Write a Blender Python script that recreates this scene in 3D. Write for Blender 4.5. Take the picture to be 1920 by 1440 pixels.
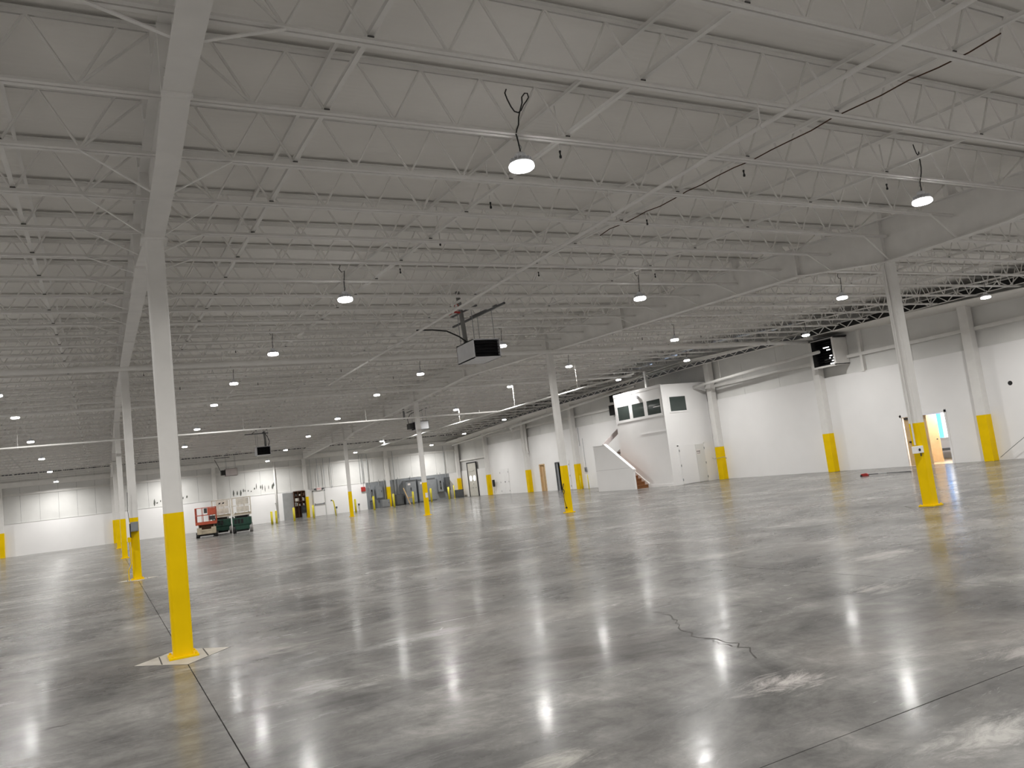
import bpy, math, random
from mathutils import Vector, Matrix
random.seed(7)
for o in list(bpy.data.objects): bpy.data.objects.remove(o, do_unlink=True)
SC = bpy.context.scene
COL = SC.collection
PI = math.pi

# ------------------------------------------------------------------ camera, world, exposure
F_PX, YAW, PITCH, ROLL, EYE = 1468.4, math.radians(28.183), math.radians(6.355), math.radians(-6.899), 1.7626
def cam_axes():
    cy, sy, cp, sp = math.cos(YAW), math.sin(YAW), math.cos(PITCH), math.sin(PITCH)
    f = Vector((sy*cp, cy*cp, sp)); r = Vector((cy, -sy, 0)); u = r.cross(f)
    cr, sr = math.cos(ROLL), math.sin(ROLL)
    return cr*r + sr*u, -sr*r + cr*u, f
_r, _u, _f = cam_axes()
cd = bpy.data.cameras.new('camera'); cam = bpy.data.objects.new('camera', cd); COL.objects.link(cam)
cd.sensor_width = 36; cd.sensor_fit = 'HORIZONTAL'; cd.lens = F_PX/1920*36; cd.clip_end = 300; cd.clip_start = .05
cam.matrix_world = Matrix(((_r.x, _u.x, -_f.x, 0), (_r.y, _u.y, -_f.y, 0), (_r.z, _u.z, -_f.z, EYE), (0, 0, 0, 1)))
SC.camera = cam
W = bpy.data.worlds.new('world'); SC.world = W; W.use_nodes = True
W.node_tree.nodes['Background'].inputs[0].default_value = (.62, .75, 1, 1)
W.node_tree.nodes['Background'].inputs[1].default_value = .6
SC.view_settings.view_transform = 'Standard'; SC.view_settings.look = 'None'
SC.view_settings.gamma = 1; SC.view_settings.use_curve_mapping = False
SC.view_settings.exposure = 0.45
LAMP_W, LENS = 125.0, 14.0      # power of each round lamp, radiance of its lens

# ------------------------------------------------------------------ building measures
BAY = 14.63
XA, YA = .78, 10.83
XB = XA + BAY
XW = 30.0              # face of the right wall liner
YK = 68.3              # face of the back wall liner
XL, YN = -13.85, -3.6  # unseen left and near walls
RIDGE = 33.2
def zb(y): return 5.83 + .0417*(min(y, 2*RIDGE - y) - 10.8)    # underside of the joists
def deck(y): return zb(y) + .75
YEL = 1.762

# ------------------------------------------------------------------ helpers
def ordinal(n):
    w = ['zeroth','first','second','third','fourth','fifth','sixth','seventh','eighth','ninth','tenth','eleventh','twelfth','thirteenth','fourteenth','fifteenth','sixteenth','seventeenth','eighteenth','nineteenth']
    if n < 20: return w[n]
    t = {2:'twent',3:'thirt',4:'fort'}[n//10]
    return t+'ieth' if n % 10 == 0 else t+'y-'+w[n % 10]

class MB:
    def __init__(s): s.v = []; s.f = []
    def add(s, vs, fs):
        n = len(s.v); s.v += [tuple(v) for v in vs]; s.f += [tuple(i+n for i in f) for f in fs]; return s
    def box(s, x0, x1, y0, y1, z0, z1):
        return s.add([(x0,y0,z0),(x1,y0,z0),(x1,y1,z0),(x0,y1,z0),(x0,y0,z1),(x1,y0,z1),(x1,y1,z1),(x0,y1,z1)],
                     [(0,3,2,1),(4,5,6,7),(0,1,5,4),(1,2,6,5),(2,3,7,6),(3,0,4,7)])
    def frame(s, p, q):
        p, q = Vector(p), Vector(q); d = (q-p).normalized()
        up = Vector((0,0,1)) if abs(d.z) < .95 else Vector((0,1,0))
        a = d.cross(up).normalized(); b = a.cross(d).normalized()
        return p, q, a, b
    def bar(s, p, q, w, h):                 # rectangular bar, w sideways, h upwards
        p, q, a, b = s.frame(p, q); vs = []
        for c in (p, q):
            for i, j in ((-1,-1),(1,-1),(1,1),(-1,1)): vs.append(c + a*i*w/2 + b*j*h/2)
        return s.add(vs, [(0,1,2,3),(7,6,5,4),(0,4,5,1),(1,5,6,2),(2,6,7,3),(3,7,4,0)])
    def cyl(s, p, q, r, n=8, r2=None):
        p, q, a, b = s.frame(p, q); r2 = r if r2 is None else r2; vs = []
        for c, rr in ((p, r), (q, r2)):
            for k in range(n):
                t = 2*PI*k/n; vs.append(c + a*math.cos(t)*rr + b*math.sin(t)*rr)
        fs = [(k, (k+1) % n, n+(k+1) % n, n+k) for k in range(n)] + [tuple(range(n))[::-1], tuple(range(n, 2*n))]
        return s.add(vs, fs)
    def tube(s, pts, r, n=8):
        pts = [Vector(p) for p in pts]; vs = []; ref = None
        for i, p in enumerate(pts):
            d = (pts[min(i+1, len(pts)-1)] - pts[max(i-1, 0)]).normalized()
            if ref is None: ref = Vector((0,0,1)) if abs(d.z) < .9 else Vector((1,0,0))
            a = d.cross(ref); a = a.normalized() if a.length > 1e-4 else Vector((1,0,0))
            b = a.cross(d).normalized(); ref = b
            for k in range(n):
                t = 2*PI*k/n; vs.append(p + a*math.cos(t)*r + b*math.sin(t)*r)
        m = len(pts); fs = []
        for i in range(m-1):
            for k in range(n): fs.append((i*n+k, i*n+(k+1) % n, (i+1)*n+(k+1) % n, (i+1)*n+k))
        fs += [tuple(range(n))[::-1], tuple(range((m-1)*n, m*n))]
        return s.add(vs, fs)
    def prism(s, poly, axis, a0, a1):       # poly in the other two axes (in xyz order)
        def P(u, v, w): return {'x': (w,u,v), 'y': (u,w,v), 'z': (u,v,w)}[axis]
        n = len(poly)
        vs = [P(u,v,a0) for u, v in poly] + [P(u,v,a1) for u, v in poly]
        fs = [tuple(range(n))[::-1], tuple(range(n, 2*n))] + [(k, (k+1) % n, n+(k+1) % n, n+k) for k in range(n)]
        return s.add(vs, fs)
    def lathe(s, prof, c=(0,0,0), n=20):    # prof [(r,z)]
        m = len(prof); vs = []; fs = []
        for k in range(n):
            t = 2*PI*k/n
            for r, z in prof: vs.append((c[0]+r*math.cos(t), c[1]+r*math.sin(t), c[2]+z))
        for k in range(n):
            for i in range(m-1): fs.append((k*m+i, ((k+1) % n)*m+i, ((k+1) % n)*m+i+1, k*m+i+1))
        return s.add(vs, fs)
    def mesh(s, name, mat, smooth=False):
        me = bpy.data.meshes.new(name); me.from_pydata(s.v, [], s.f); me.validate()
        import bmesh
        bm = bmesh.new(); bm.from_mesh(me); bmesh.ops.recalc_face_normals(bm, faces=bm.faces); bm.to_mesh(me); bm.free()
        if mat: me.materials.append(mat)
        if smooth:
            for p in me.polygons: p.use_smooth = True
        return me
    def build(s, name, mat, parent=None, smooth=False, bevel=0):
        o = bpy.data.objects.new(name, s.mesh(name, mat, smooth)); COL.objects.link(o)
        if parent: o.parent = parent
        if bevel:
            m = o.modifiers.new('bevel', 'BEVEL'); m.width = bevel; m.segments = 2; m.limit_method = 'ANGLE'
        return o

def tag(o, label=None, cat=None, group=None, kind=None):
    if label: o['label'] = label
    if cat: o['category'] = cat
    if group: o['group'] = group
    if kind: o['kind'] = kind
    return o
def empty(name, loc=(0,0,0), rz=0, label=None, cat=None, group=None, kind=None):
    o = bpy.data.objects.new(name, None); COL.objects.link(o); o.location = loc; o.rotation_euler = (0,0,rz)
    o.empty_display_size = .1
    return tag(o, label, cat, group, kind)
def inst(name, me, parent=None, loc=(0,0,0), rot=(0,0,0)):
    o = bpy.data.objects.new(name, me); COL.objects.link(o); o.location = loc; o.rotation_euler = rot
    if parent: o.parent = parent
    return o
def copy_tree(src, loc, rz=0, label=None, group=None):
    r = src.copy(); COL.objects.link(r); r.location = loc; r.rotation_euler = (0,0,rz)
    if label: r['label'] = label
    if group: r['group'] = group
    for ch in src.children:
        c = ch.copy(); COL.objects.link(c); c.parent = r
        for g in ch.children:
            d = g.copy(); COL.objects.link(d); d.parent = c
    return r
def local(loc):                              # shift helper for things built in world measures
    return lambda m: MB().add([(v[0]-loc[0], v[1]-loc[1], v[2]-loc[2]) for v in m.v], m.f)

# ------------------------------------------------------------------ materials
M = {}
def mat(name, col, rough=.5, metal=0, var=.06, scale=3.0, bump=0, spec=.5, emit=0):
    m = bpy.data.materials.new(name); m.use_nodes = True; nt = m.node_tree; b = nt.nodes['Principled BSDF']
    b.inputs['Roughness'].default_value = rough; b.inputs['Metallic'].default_value = metal
    b.inputs['Specular IOR Level'].default_value = spec
    tc = nt.nodes.new('ShaderNodeTexCoord'); nz = nt.nodes.new('ShaderNodeTexNoise')
    nz.inputs['Scale'].default_value = scale; nz.inputs['Detail'].default_value = 3
    nt.links.new(tc.outputs['Object'], nz.inputs['Vector'])
    rp = nt.nodes.new('ShaderNodeValToRGB'); rp.color_ramp.elements[0].position = .3; rp.color_ramp.elements[1].position = .7
    rp.color_ramp.elements[0].color = (*[max(0, c*(1-var)) for c in col], 1)
    rp.color_ramp.elements[1].color = (*[min(1, c*(1+var)) for c in col], 1)
    nt.links.new(nz.outputs['Fac'], rp.inputs[0]); nt.links.new(rp.outputs[0], b.inputs['Base Color'])
    if bump:
        bp = nt.nodes.new('ShaderNodeBump'); bp.inputs['Strength'].default_value = bump; bp.inputs['Distance'].default_value = .01
        nt.links.new(nz.outputs['Fac'], bp.inputs['Height']); nt.links.new(bp.outputs[0], b.inputs['Normal'])
    if emit:
        b.inputs['Emission Color'].default_value = (*col, 1); b.inputs['Emission Strength'].default_value = emit
    M[name] = m; return m
mat('steel_white', (.80,.785,.76), .5, var=.04)
mat('deck_white', (.83,.81,.775), .75, var=.03, scale=1.0)
mat('wall_white', (.91,.90,.895), .45, var=.02, scale=.7)
mat('wall_grey', (.60,.60,.585), .6, var=.06, scale=1.2)
mat('panel_grey', (.74,.735,.715), .6, var=.05, scale=.8)
mat('yellow', (.90,.60,.0), .5, var=.05, scale=2, spec=.12)
mat('yellow_pale', (.84,.72,.04), .4, var=.06, scale=2)
mat('black', (.012,.012,.013), .45)
mat('dark', (.035,.035,.036), .6)
mat('void', (.02,.02,.02), .9)
mat('clip_grey', (.10,.095,.09), .6)
mat('grey_metal', (.30,.31,.32), .45, .3)
mat('grey_paint', (.25,.265,.28), .5, var=.08, scale=4)
mat('grey_dark', (.10,.105,.11), .5)
mat('galv', (.45,.46,.47), .4, .6)
mat('flue_grey', (.22,.22,.215), .5, .3)
mat('heater_white', (.72,.73,.76), .4)
mat('red', (.42,.03,.025), .45)
mat('sign_red', (.80,.13,.13), .5)
mat('sign_white', (.85,.80,.78), .5)
mat('lift_red', (.42,.075,.035), .5, var=.15, scale=6)
mat('lift_tan', (.42,.36,.26), .6, var=.2, scale=6)
mat('lift_cream', (.70,.65,.57), .6, var=.12, scale=6)
mat('lift_green', (.010,.055,.034), .5, var=.2, scale=5)
mat('lift_sage', (.16,.26,.20), .55, var=.15, scale=5)
mat('rubber', (.03,.03,.03), .8)
mat('tyre_grey', (.32,.31,.30), .8)
mat('wood', (.24,.095,.03), .55, var=.2, scale=9)
mat('wood_tan', (.66,.46,.25), .5, var=.08, scale=5)
mat('rust', (.075,.032,.014), .8, var=.5, scale=14)
mat('crack', (.06,.055,.05), .9)
mat('pad', (.50,.47,.42), .45, var=.12, scale=6)
mat('dock_cream', (.62,.60,.54), .5)
mat('glass_dark', (.055,.07,.065), .06, spec=.6)
mat('tan_floor', (.55,.40,.22), .4)
mat('sky_blue', (.10,.42,1.0), .3, emit=2.0)
mat('daylight', (1,1,1), .3, emit=3.0)
mat('pink_grey', (.62,.56,.55), .6)
mat('stain', (.11,.115,.10), .8, var=.3, scale=20)
m = mat('lens', (1,1,1), .4); b = m.node_tree.nodes['Principled BSDF']
b.inputs['Emission Color'].default_value = (1,.985,.96,1); b.inputs['Emission Strength'].default_value = LENS

def deck_material():
    m = M['deck_white']; nt = m.node_tree; b = nt.nodes['Principled BSDF']
    tc = nt.nodes.new('ShaderNodeTexCoord'); wv = nt.nodes.new('ShaderNodeTexWave')
    wv.bands_direction = 'Y'; wv.inputs['Scale'].default_value = 3.2; wv.inputs['Distortion'].default_value = .4
    nt.links.new(tc.outputs['Object'], wv.inputs['Vector'])
    bp = nt.nodes.new('ShaderNodeBump'); bp.inputs['Strength'].default_value = .15; bp.inputs['Distance'].default_value = .02
    nt.links.new(wv.outputs['Fac'], bp.inputs['Height']); nt.links.new(bp.outputs[0], b.inputs['Normal'])
deck_material()

def concrete():
    m = bpy.data.materials.new('concrete'); m.use_nodes = True; nt = m.node_tree; b = nt.nodes['Principled BSDF']; L = nt.links.new
    N = nt.nodes.new
    tc = N('ShaderNodeTexCoord'); P = tc.outputs['Object']
    def noise(scale, detail=5, rough=.6, vec=None, dist=0):
        n = N('ShaderNodeTexNoise'); n.inputs['Scale'].default_value = scale; n.inputs['Detail'].default_value = detail
        n.inputs['Roughness'].default_value = rough; n.inputs['Distortion'].default_value = dist
        L(vec or P, n.inputs['Vector']); return n.outputs['Fac']
    def ramp(f, stops):
        r = N('ShaderNodeValToRGB'); e = r.color_ramp.elements
        e[0].position, e[0].color = stops[0][0], (*stops[0][1], 1); e[1].position, e[1].color = stops[-1][0], (*stops[-1][1], 1)
        for p, c in stops[1:-1]:
            k = e.new(p); k.color = (*c, 1)
        L(f, r.inputs[0]); return r.outputs[0]
    def mix(a, c, f, mode='MIX'):
        x = N('ShaderNodeMix'); x.data_type = 'RGBA'; x.blend_type = mode
        if isinstance(f, float): x.inputs[0].default_value = f
        else: L(f, x.inputs[0])
        for s, v in ((6, a), (7, c)):
            if isinstance(v, tuple): x.inputs[s].default_value = (*v, 1)
            else: L(v, x.inputs[s])
        return x.outputs[2]
    # trowel sweeps: noise stretched along x
    mp = N('ShaderNodeMapping'); mp.inputs['Scale'].default_value = (.45, 1.6, 1); mp.inputs['Rotation'].default_value = (0,0,-.25); L(P, mp.inputs['Vector'])
    base = ramp(noise(.55, 8, .68, dist=.6), [(.32,(.095,.092,.091)), (.45,(.16,.156,.151)), (.57,(.225,.219,.211)), (.70,(.36,.35,.334))])
    sweep = ramp(noise(1.3, 6, .7, mp.outputs[0], .8), [(.30,(.58,.57,.57)), (.5,(.95,.95,.95)), (.60,(1.05,1.04,1.03)), (.72,(1.35,1.33,1.3))])
    c = mix(base, sweep, .8, 'MULTIPLY')
    fine = ramp(noise(5, 9, .8, None, .5), [(.3,(.62,.62,.62)), (.5,(1,1,1)), (.7,(1.3,1.29,1.27))])
    c = mix(c, fine, .7, 'MULTIPLY')
    pink = ramp(noise(.35, 3), [(.5,(0,0,0)), (.75,(1,1,1))])
    c = mix(c, (.25,.22,.20), mix((0,0,0), pink, .35))
    # worn pale scuffs
    scuff = ramp(noise(1.7, 9, .72, mp.outputs[0], 1.4), [(.66,(0,0,0)), (.73,(.55,.55,.55)), (.82,(.8,.8,.8))])
    c = mix(c, (.50,.485,.465), mix((0,0,0), scuff, .75))
    # old paint patches and pale bands at their own places
    def blob(x, y, rx, ry, edge=.5):
        mm = N('ShaderNodeMapping'); mm.vector_type = 'TEXTURE'
        mm.inputs['Location'].default_value = (x, y, 0); mm.inputs['Scale'].default_value = (rx, ry, 1); L(P, mm.inputs['Vector'])
        ln = N('ShaderNodeVectorMath'); ln.operation = 'LENGTH'; L(mm.outputs[0], ln.inputs[0])
        nn = noise(2.6, 10, .8, mp.outputs[0], 1.0)
        ma = N('ShaderNodeMath'); ma.operation = 'MULTIPLY_ADD'; L(nn, ma.inputs[0]); ma.inputs[1].default_value = 3.4; L(ln.outputs['Value'], ma.inputs[2])
        return ma.outputs[0]
    for x, y, rx, ry, colr in ((4.35,4.45,.55,.36,(.74,.69,.66)), (4.35,2.9,.6,.3,(.60,.58,.55)), (1.75,7.6,.5,.5,(.50,.49,.475)), (2.4,4.35,.45,.3,(.56,.54,.49)),
                               (3.0,8.9,1.8,.35,(.48,.475,.465)), (1.3,10.0,1.6,.5,(.44,.42,.39)), (9.5,7.6,1.1,.5,(.48,.455,.43)), (7.6,6.1,.7,.3,(.50,.47,.44)), (5.9,3.6,.5,.3,(.54,.505,.48))):
        v = blob(x, y, rx, ry)
        mr = N('ShaderNodeMapRange'); mr.inputs['From Min'].default_value = 2.35; mr.inputs['From Max'].default_value = 1.75
        mr.inputs['To Min'].default_value = 0; mr.inputs['To Max'].default_value = .62; L(v, mr.inputs['Value'])
        c = mix(c, colr, mr.outputs[0])
    L(c, b.inputs['Base Color'])
    rg = ramp(noise(1.1, 7, .7, mp.outputs[0], .8), [(.3,(.19,.19,.19)), (.55,(.25,.25,.25)), (.75,(.36,.36,.36))])
    L(mix(rg, (.4,.4,.4), mix((0,0,0), scuff, .5)), b.inputs['Roughness'])
    b.inputs['Specular IOR Level'].default_value = .06
    cw = ramp(noise(1.6, 8, .75, mp.outputs[0], 1.0), [(.36,(.03,.03,.03)), (.5,(.12,.12,.12)), (.66,(.24,.24,.24))])
    L(cw, b.inputs['Coat Weight']); b.inputs['Coat Roughness'].default_value = .09; b.inputs['Coat IOR'].default_value = 1.45
    bp = N('ShaderNodeBump'); bp.inputs['Strength'].default_value = .16; bp.inputs['Distance'].default_value = .004
    L(noise(11, 6, .65), bp.inputs['Height']); L(bp.outputs[0], b.inputs['Normal']); L(bp.outputs[0], b.inputs['Coat Normal'])
    M['concrete'] = m
concrete()

# ------------------------------------------------------------------ the setting: floor
floor = tag(MB().box(XL-.3, XW+.3, YN-.3, YK+.3, -.25, -.02).build('floor', M['crack']), 'polished grey concrete floor with sawn joints', 'floor', kind='structure')
xs = [XL-.2, -6.55, XA, 8.14, XB, 22.75, XW+.15]; ys = [YN-.2, 3.46, 18.1, 32.8, 47.4, 62.0, YK+.15]
for i in range(len(xs)-1):
    for j in range(len(ys)-1):
        g = .005
        MB().box(xs[i]+g, xs[i+1]-g, ys[j]+g, ys[j+1]-g, -.02, 0).build('floor_slab', M['concrete'], floor)
for x, y in ((XA,YA), (XA,YA+BAY), (XB,YA), (XB,YA+BAY)):        # diamond pads round the column feet
    d, e = .56, .62
    MB().prism([(x-d,y),(x,y-e),(x+d,y),(x,y+e)], 'z', 0, .0015).build('crack_line', M['crack'], floor)
    MB().prism([(x-d+.012,y),(x,y-e+.012),(x+d-.012,y),(x,y+e-.012)], 'z', .0005, .003).build('column_pad', M['pad'] if x < 5 else M['concrete'], floor)
    for s in (-1, 1): MB().prism([(x+s*.25,y-.3),(x+s*.265,y-.3),(x+s*.265,y+.3),(x+s*.25,y+.3)], 'z', .002, .0036).build('pad_joint', M['crack'], floor)
def ribbon(pts, w, name):
    m = MB()
    for i in range(len(pts)-1):
        a, b_ = Vector((*pts[i],0)), Vector((*pts[i+1],0)); n = Vector((-(b_-a).y, (b_-a).x, 0)).normalized()*w/2*random.uniform(.5,1.4)
        m.add([a-n, b_-n, b_+n, a+n], [(0,1,2,3)])
        for k in range(4):
            v = m.v[-4+k]; m.v[-4+k] = (v[0], v[1], .0012)
    return m.build(name, M['crack'], floor)
pts = []
for k in range(26):
    t = k/25; pts.append((5.48-.78*t+random.uniform(-.05,.05)+.09*math.sin(9*t), 7.55-2.45*t))
ribbon(pts, .012, 'crack')
pts = [(4.95+random.uniform(-.04,.04)-.1*k/8, 6.0-.45*k/8) for k in range(9)]; ribbon(pts, .01, 'crack')
ribbon([(-.56,8.45),(-.5,8.47),(-.42,8.45),(-.36,8.48)], .012, 'crack')

# ------------------------------------------------------------------ ceiling deck
def strip(x0, x1, yl, f0, f1=None, th=.06):
    f1 = f1 or f0; m = MB()
    for i in range(len(yl)-1):
        a, c = yl[i], yl[i+1]
        m.add([(x0,a,f0(a)),(x1,a,f1(a)),(x1,c,f1(c)),(x0,c,f0(c)),(x0,a,f0(a)+th),(x1,a,f1(a)+th),(x1,c,f1(c)+th),(x0,c,f0(c)+th)],
              [(0,3,2,1),(4,5,6,7),(0,1,5,4),(1,2,6,5),(2,3,7,6),(3,0,4,7)])
    return m
ceil_o = tag(strip(XL-.3, XW+.4, [YN-.3, RIDGE, YK+.4], deck).build('ceiling', M['deck_white']), 'white painted roof deck sloping gently from the ridge', 'ceiling', kind='structure')
# smooth lowered strip of lining along the right wall
strip(28.6, XW+.15, [YN, RIDGE, YK], lambda y: zb(y)-.02-.1*(y > 20), lambda y: zb(y)-.2, .03).build('eave_lining', M['deck_white'], ceil_o)

# ------------------------------------------------------------------ walls
def wall_pieces(m, x0, x1, y0, y1, z0, z1, holes, axis):       # wall slab with rectangular holes (a0,a1,b0,b1) along its length
    lo, hi = (y0, y1) if axis == 'x' else (x0, x1)
    cuts = sorted(holes); cur = lo
    def put(a, c, zz0, zz1):
        if c-a < 1e-4 or zz1-zz0 < 1e-4: return
        if axis == 'x': m.box(x0, x1, a, c, zz0, zz1)
        else: m.box(a, c, y0, y1, zz0, zz1)
    for a, c, h0, h1 in cuts:
        put(cur, a, z0, z1); put(a, c, z0, h0); put(a, c, h1, z1); cur = c
    put(cur, hi, z0, z1)
    return m
D1 = (19.78, 21.74)      # the propped door
D2 = (49.95, 50.75)      # dark doorway
D3 = (52.35, 53.15)      # wood lined opening
LINER = 4.3
wr = tag(wall_pieces(MB(), XW, XW+.14, YN, 62.6, 0, LINER, [(*D1,0,2.08), (*D2,0,2.04), (*D3,0,2.04)], 'x').build('wall_right', M['wall_white']), 'smooth white right wall liner with doors', 'wall', kind='structure')
wall_pieces(MB(), XW, XW+.14, 62.6, YK+.1, 0, 2.4, [], 'x').build('low_liner', M['wall_white'], wr)
y = YN
while y < YK:                                                   # upper panels
    y2 = min(y+2.44, YK+.2); ym = (y+y2)/2
    lo = LINER if ym < 62.6 else 2.4
    zt = deck(ym)-.05
    MB().box(XW+.12, XW+.17, y+.006, y2-.006, lo-.1, zt).build('wall_panel', M['panel_grey'], wr); y = y2
MB().box(XW+.17, XW+.3, YN, YK+.2, 2.2, 7.2).build('backing', M['grey_dark'], wr)
MB().box(XW-.06, XW+.12, YN, YK, 5.02, 5.16).build('girt', M['steel_white'], wr)
MB().box(XW-.01, XW+.12, YN, 62.6, LINER, LINER+.03).build('liner_cap', M['wall_white'], wr)
MB().box(XW-.05, XW+.12, 62.3, YK, 3.3, 3.45).build('girt', M['steel_white'], wr)
wb = tag(MB().box(XL, XW+.2, YK, YK+.12, 0, 2.35).build('wall_back', M['wall_white']), 'white lower half of the far back wall', 'wall', kind='structure')
x = XL
while x < XW+.1:
    x2 = min(x+1.22, XW+.2)
    MB().box(x+.006, x2-.006, YK+.08, YK+.13, 2.3, 5.9).build('wall_panel', M['panel_grey'], wb); x = x2
MB().box(XL, XW+.2, YK+.13, YK+.3, 0, 6.1).build('backing', M['grey_dark'], wb)
MB().box(XL, XW, YK-.02, YK+.08, 4.38, 4.52).build('girt', M['steel_white'], wb)
MB().box(XL, XW, YK-.25, YK+.08, 4.98, 5.35).build('eave_beam', M['steel_white'], wb)
MB().box(XL, XW, YK-.02, YK+.1, 2.35, 2.38).build('liner_cap', M['wall_grey'], wb)
tag(MB().box(XL-.2, XL, YN, YK, 0, 7.2).build('wall_left', M['wall_white']), 'white left wall outside the picture', 'wall', kind='structure')
tag(MB().box(XL-.2, XW+.3, YN-.2, YN, 0, 7.2).build('wall_near', M['wall_white']), 'white near wall behind the viewer', 'wall', kind='structure')

# dark paint scars on the back wall
for x0, zc, sd, n in ((3.6,2.72,.05,5), (5.3,2.85,.05,4), (9.6,2.75,.12,7), (11.2,2.95,.18,8)):
    for k in range(n):
        xx = x0 + k*.24 + random.uniform(-.08,.08); w = random.uniform(.03,.09); h = random.uniform(.06,.3); z = zc+random.gauss(0,sd)
        MB().prism([(xx-w,z-h*.3),(xx-w*.3,z-h),(xx+w*.4,z-h*.7),(xx+w,z),(xx+w*.3,z+h),(xx-w*.5,z+h*.6)], 'y', YK+.074, YK+.079).build('paint_scar', M['stain'], wb)

# ------------------------------------------------------------------ roof girders
def girder_bottom(y):
    pts = [(YN, zb(YN)-.29), (7.05, zb(7.05)-.24), (8.2, zb(8.2)-.42), (YA, 5.30), (13.2, zb(13.2)-.28), (RIDGE, zb(RIDGE)-.34),
           (52.4, zb(52.4)-.28), (YA+3*BAY, zb(YA+3*BAY)-.53), (57.8, zb(57.8)-.28), (YK, zb(YK)-.29)]
    for (a, za), (c, zc) in zip(pts, pts[1:]):
        if a <= y <= c: return za + (zc-za)*(y-a)/(c-a)
    return pts[-1][1]
GY = sorted([YN, 4.0, 7.05, 8.2, YA, 13.2, 18, 25, RIDGE, 40, 46, 52.4, YA+3*BAY, 57.8, YK-.3])
def gtop(y): return zb(y)+.42
ROWS = [7.69+1.523*k for k in range(-4, 17)] + [36.55+1.48*k for k in range(-2, 21)]
def girder(X, label):
    g = empty('roof_girder', (X, YN, gtop(YN)), 0, label, 'girder')
    sh = local((X, YN, gtop(YN)))
    fw, ft = .24, .02
    for nm, f, t in (('bottom_flange', girder_bottom, ft), ('top_flange', lambda y: gtop(y)-ft, ft)):
        sh(strip(X-fw/2, X+fw/2, GY, f, None, t)).build(nm, M['steel_white'], g)
    m = MB()
    for a, c in zip(GY, GY[1:]):
        m.add([(X-.008,a,girder_bottom(a)+.01),(X-.008,c,girder_bottom(c)+.01),(X-.008,c,gtop(c)-.01),(X-.008,a,gtop(a)-.01),
               (X+.008,a,girder_bottom(a)+.01),(X+.008,c,girder_bottom(c)+.01),(X+.008,c,gtop(c)-.01),(X+.008,a,gtop(a)-.01)],
              [(0,1,2,3),(4,7,6,5),(0,4,5,1),(3,2,6,7)])
    sh(m).build('web', M['steel_white'], g)
    for y in (YA, YA+BAY, YA+2*BAY, YA+3*BAY):
        for s in (-1, 1):
            sh(MB().box(X+s*.06-.055, X+s*.06+.055, y-.01, y+.01, girder_bottom(y)+.02, gtop(y)-.02)).build('stiffener', M['steel_white'], g)
    for y in (7.05, 13.2, 20.5, RIDGE, 45.5, 52.4, 57.8):
        sh(MB().box(X-.13, X+.13, y-.025, y+.025, girder_bottom(y)-.03, gtop(y)-.02)).build('splice_plate', M['steel_white'], g)
        for s in (-1, 1):
            for q in (.12, .22):
                z = girder_bottom(y)+q
                sh(MB().cyl((X+s*.09, y-.05, z), (X+s*.09, y+.05, z), .016, 6)).build('bolt', M['steel_white'], g)
    for y in ROWS:
        if abs(y-7.69) < .1 or y < 5 or y > 62: continue
        for s in (-1, 1):
            sh(MB().bar((X+s*.1, y-.02, girder_bottom(y)+.03), (X+s*.8, y-.02, zb(y)+.01), .04, .012)).build('flange_brace', M['steel_white'], g)
    return g
girder(XA, 'white haunched roof girder running over the nearest left-hand column')
girder(XB, 'white haunched roof girder running over the right-hand column row')

# ------------------------------------------------------------------ columns
def sq(c, w, ch):
    h = w/2; k = ch
    return [(c[0]-h+k,c[1]-h),(c[0]+h-k,c[1]-h),(c[0]+h-k*.3,c[1]-h+k*.3),(c[0]+h,c[1]-h+k),(c[0]+h,c[1]+h-k),(c[0]+h-k*.3,c[1]+h-k*.3),
            (c[0]+h-k,c[1]+h),(c[0]-h+k,c[1]+h),(c[0]-h+k*.3,c[1]+h-k*.3),(c[0]-h,c[1]+h-k),(c[0]-h,c[1]-h+k),(c[0]-h+k*.3,c[1]-h+k*.3)]
def column(x, y, label, w=.225):
    t = empty('steel_column', (x,y,0), 0, label, 'column', 'free standing columns')
    top = girder_bottom(y)
    MB().prism(sq((0,0), w, .028), 'z', YEL, top-.02).build('shaft', M['steel_white'], t)
    MB().prism(sq((0,0), w+.004, .028), 'z', .02, YEL).build('yellow_base', M['yellow'], t)
    MB().box(-.17,.17,-.17,.17,.0,.028).build('base_plate', M['yellow'], t, bevel=.004)
    MB().box(-.16,.16,-.16,.16,top-.02,top).build('cap_plate', M['steel_white'], t)
    for i in (-1,1):
        for j in (-1,1): MB().cyl((i*.138,j*.138,.028),(i*.138,j*.138,.05),.016,6).build('anchor_bolt', M['yellow'], t)
    return t
column(XA, YA, 'nearest column, white above and yellow below, left in the foreground')
column(XA, YA+BAY, 'yellow-footed column with a grey switch box, behind the nearest column')
column(XA, YA+2*BAY, 'yellow-footed column directly beyond the one carrying a grey box')
column(XA, YA+3*BAY, 'yellow-footed column of the left row standing closest to the back wall')
column(XB, YA, 'large yellow-footed column at right with a white control box')
column(XB, YA+BAY, 'yellow-footed column in the centre right, left of the staircase')
column(XB, YA+2*BAY, 'yellow-footed column with white sticker in front of grey switchgear')
column(XB, YA+3*BAY, 'yellow-footed column in front of the wall with the red alarm box')

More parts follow.
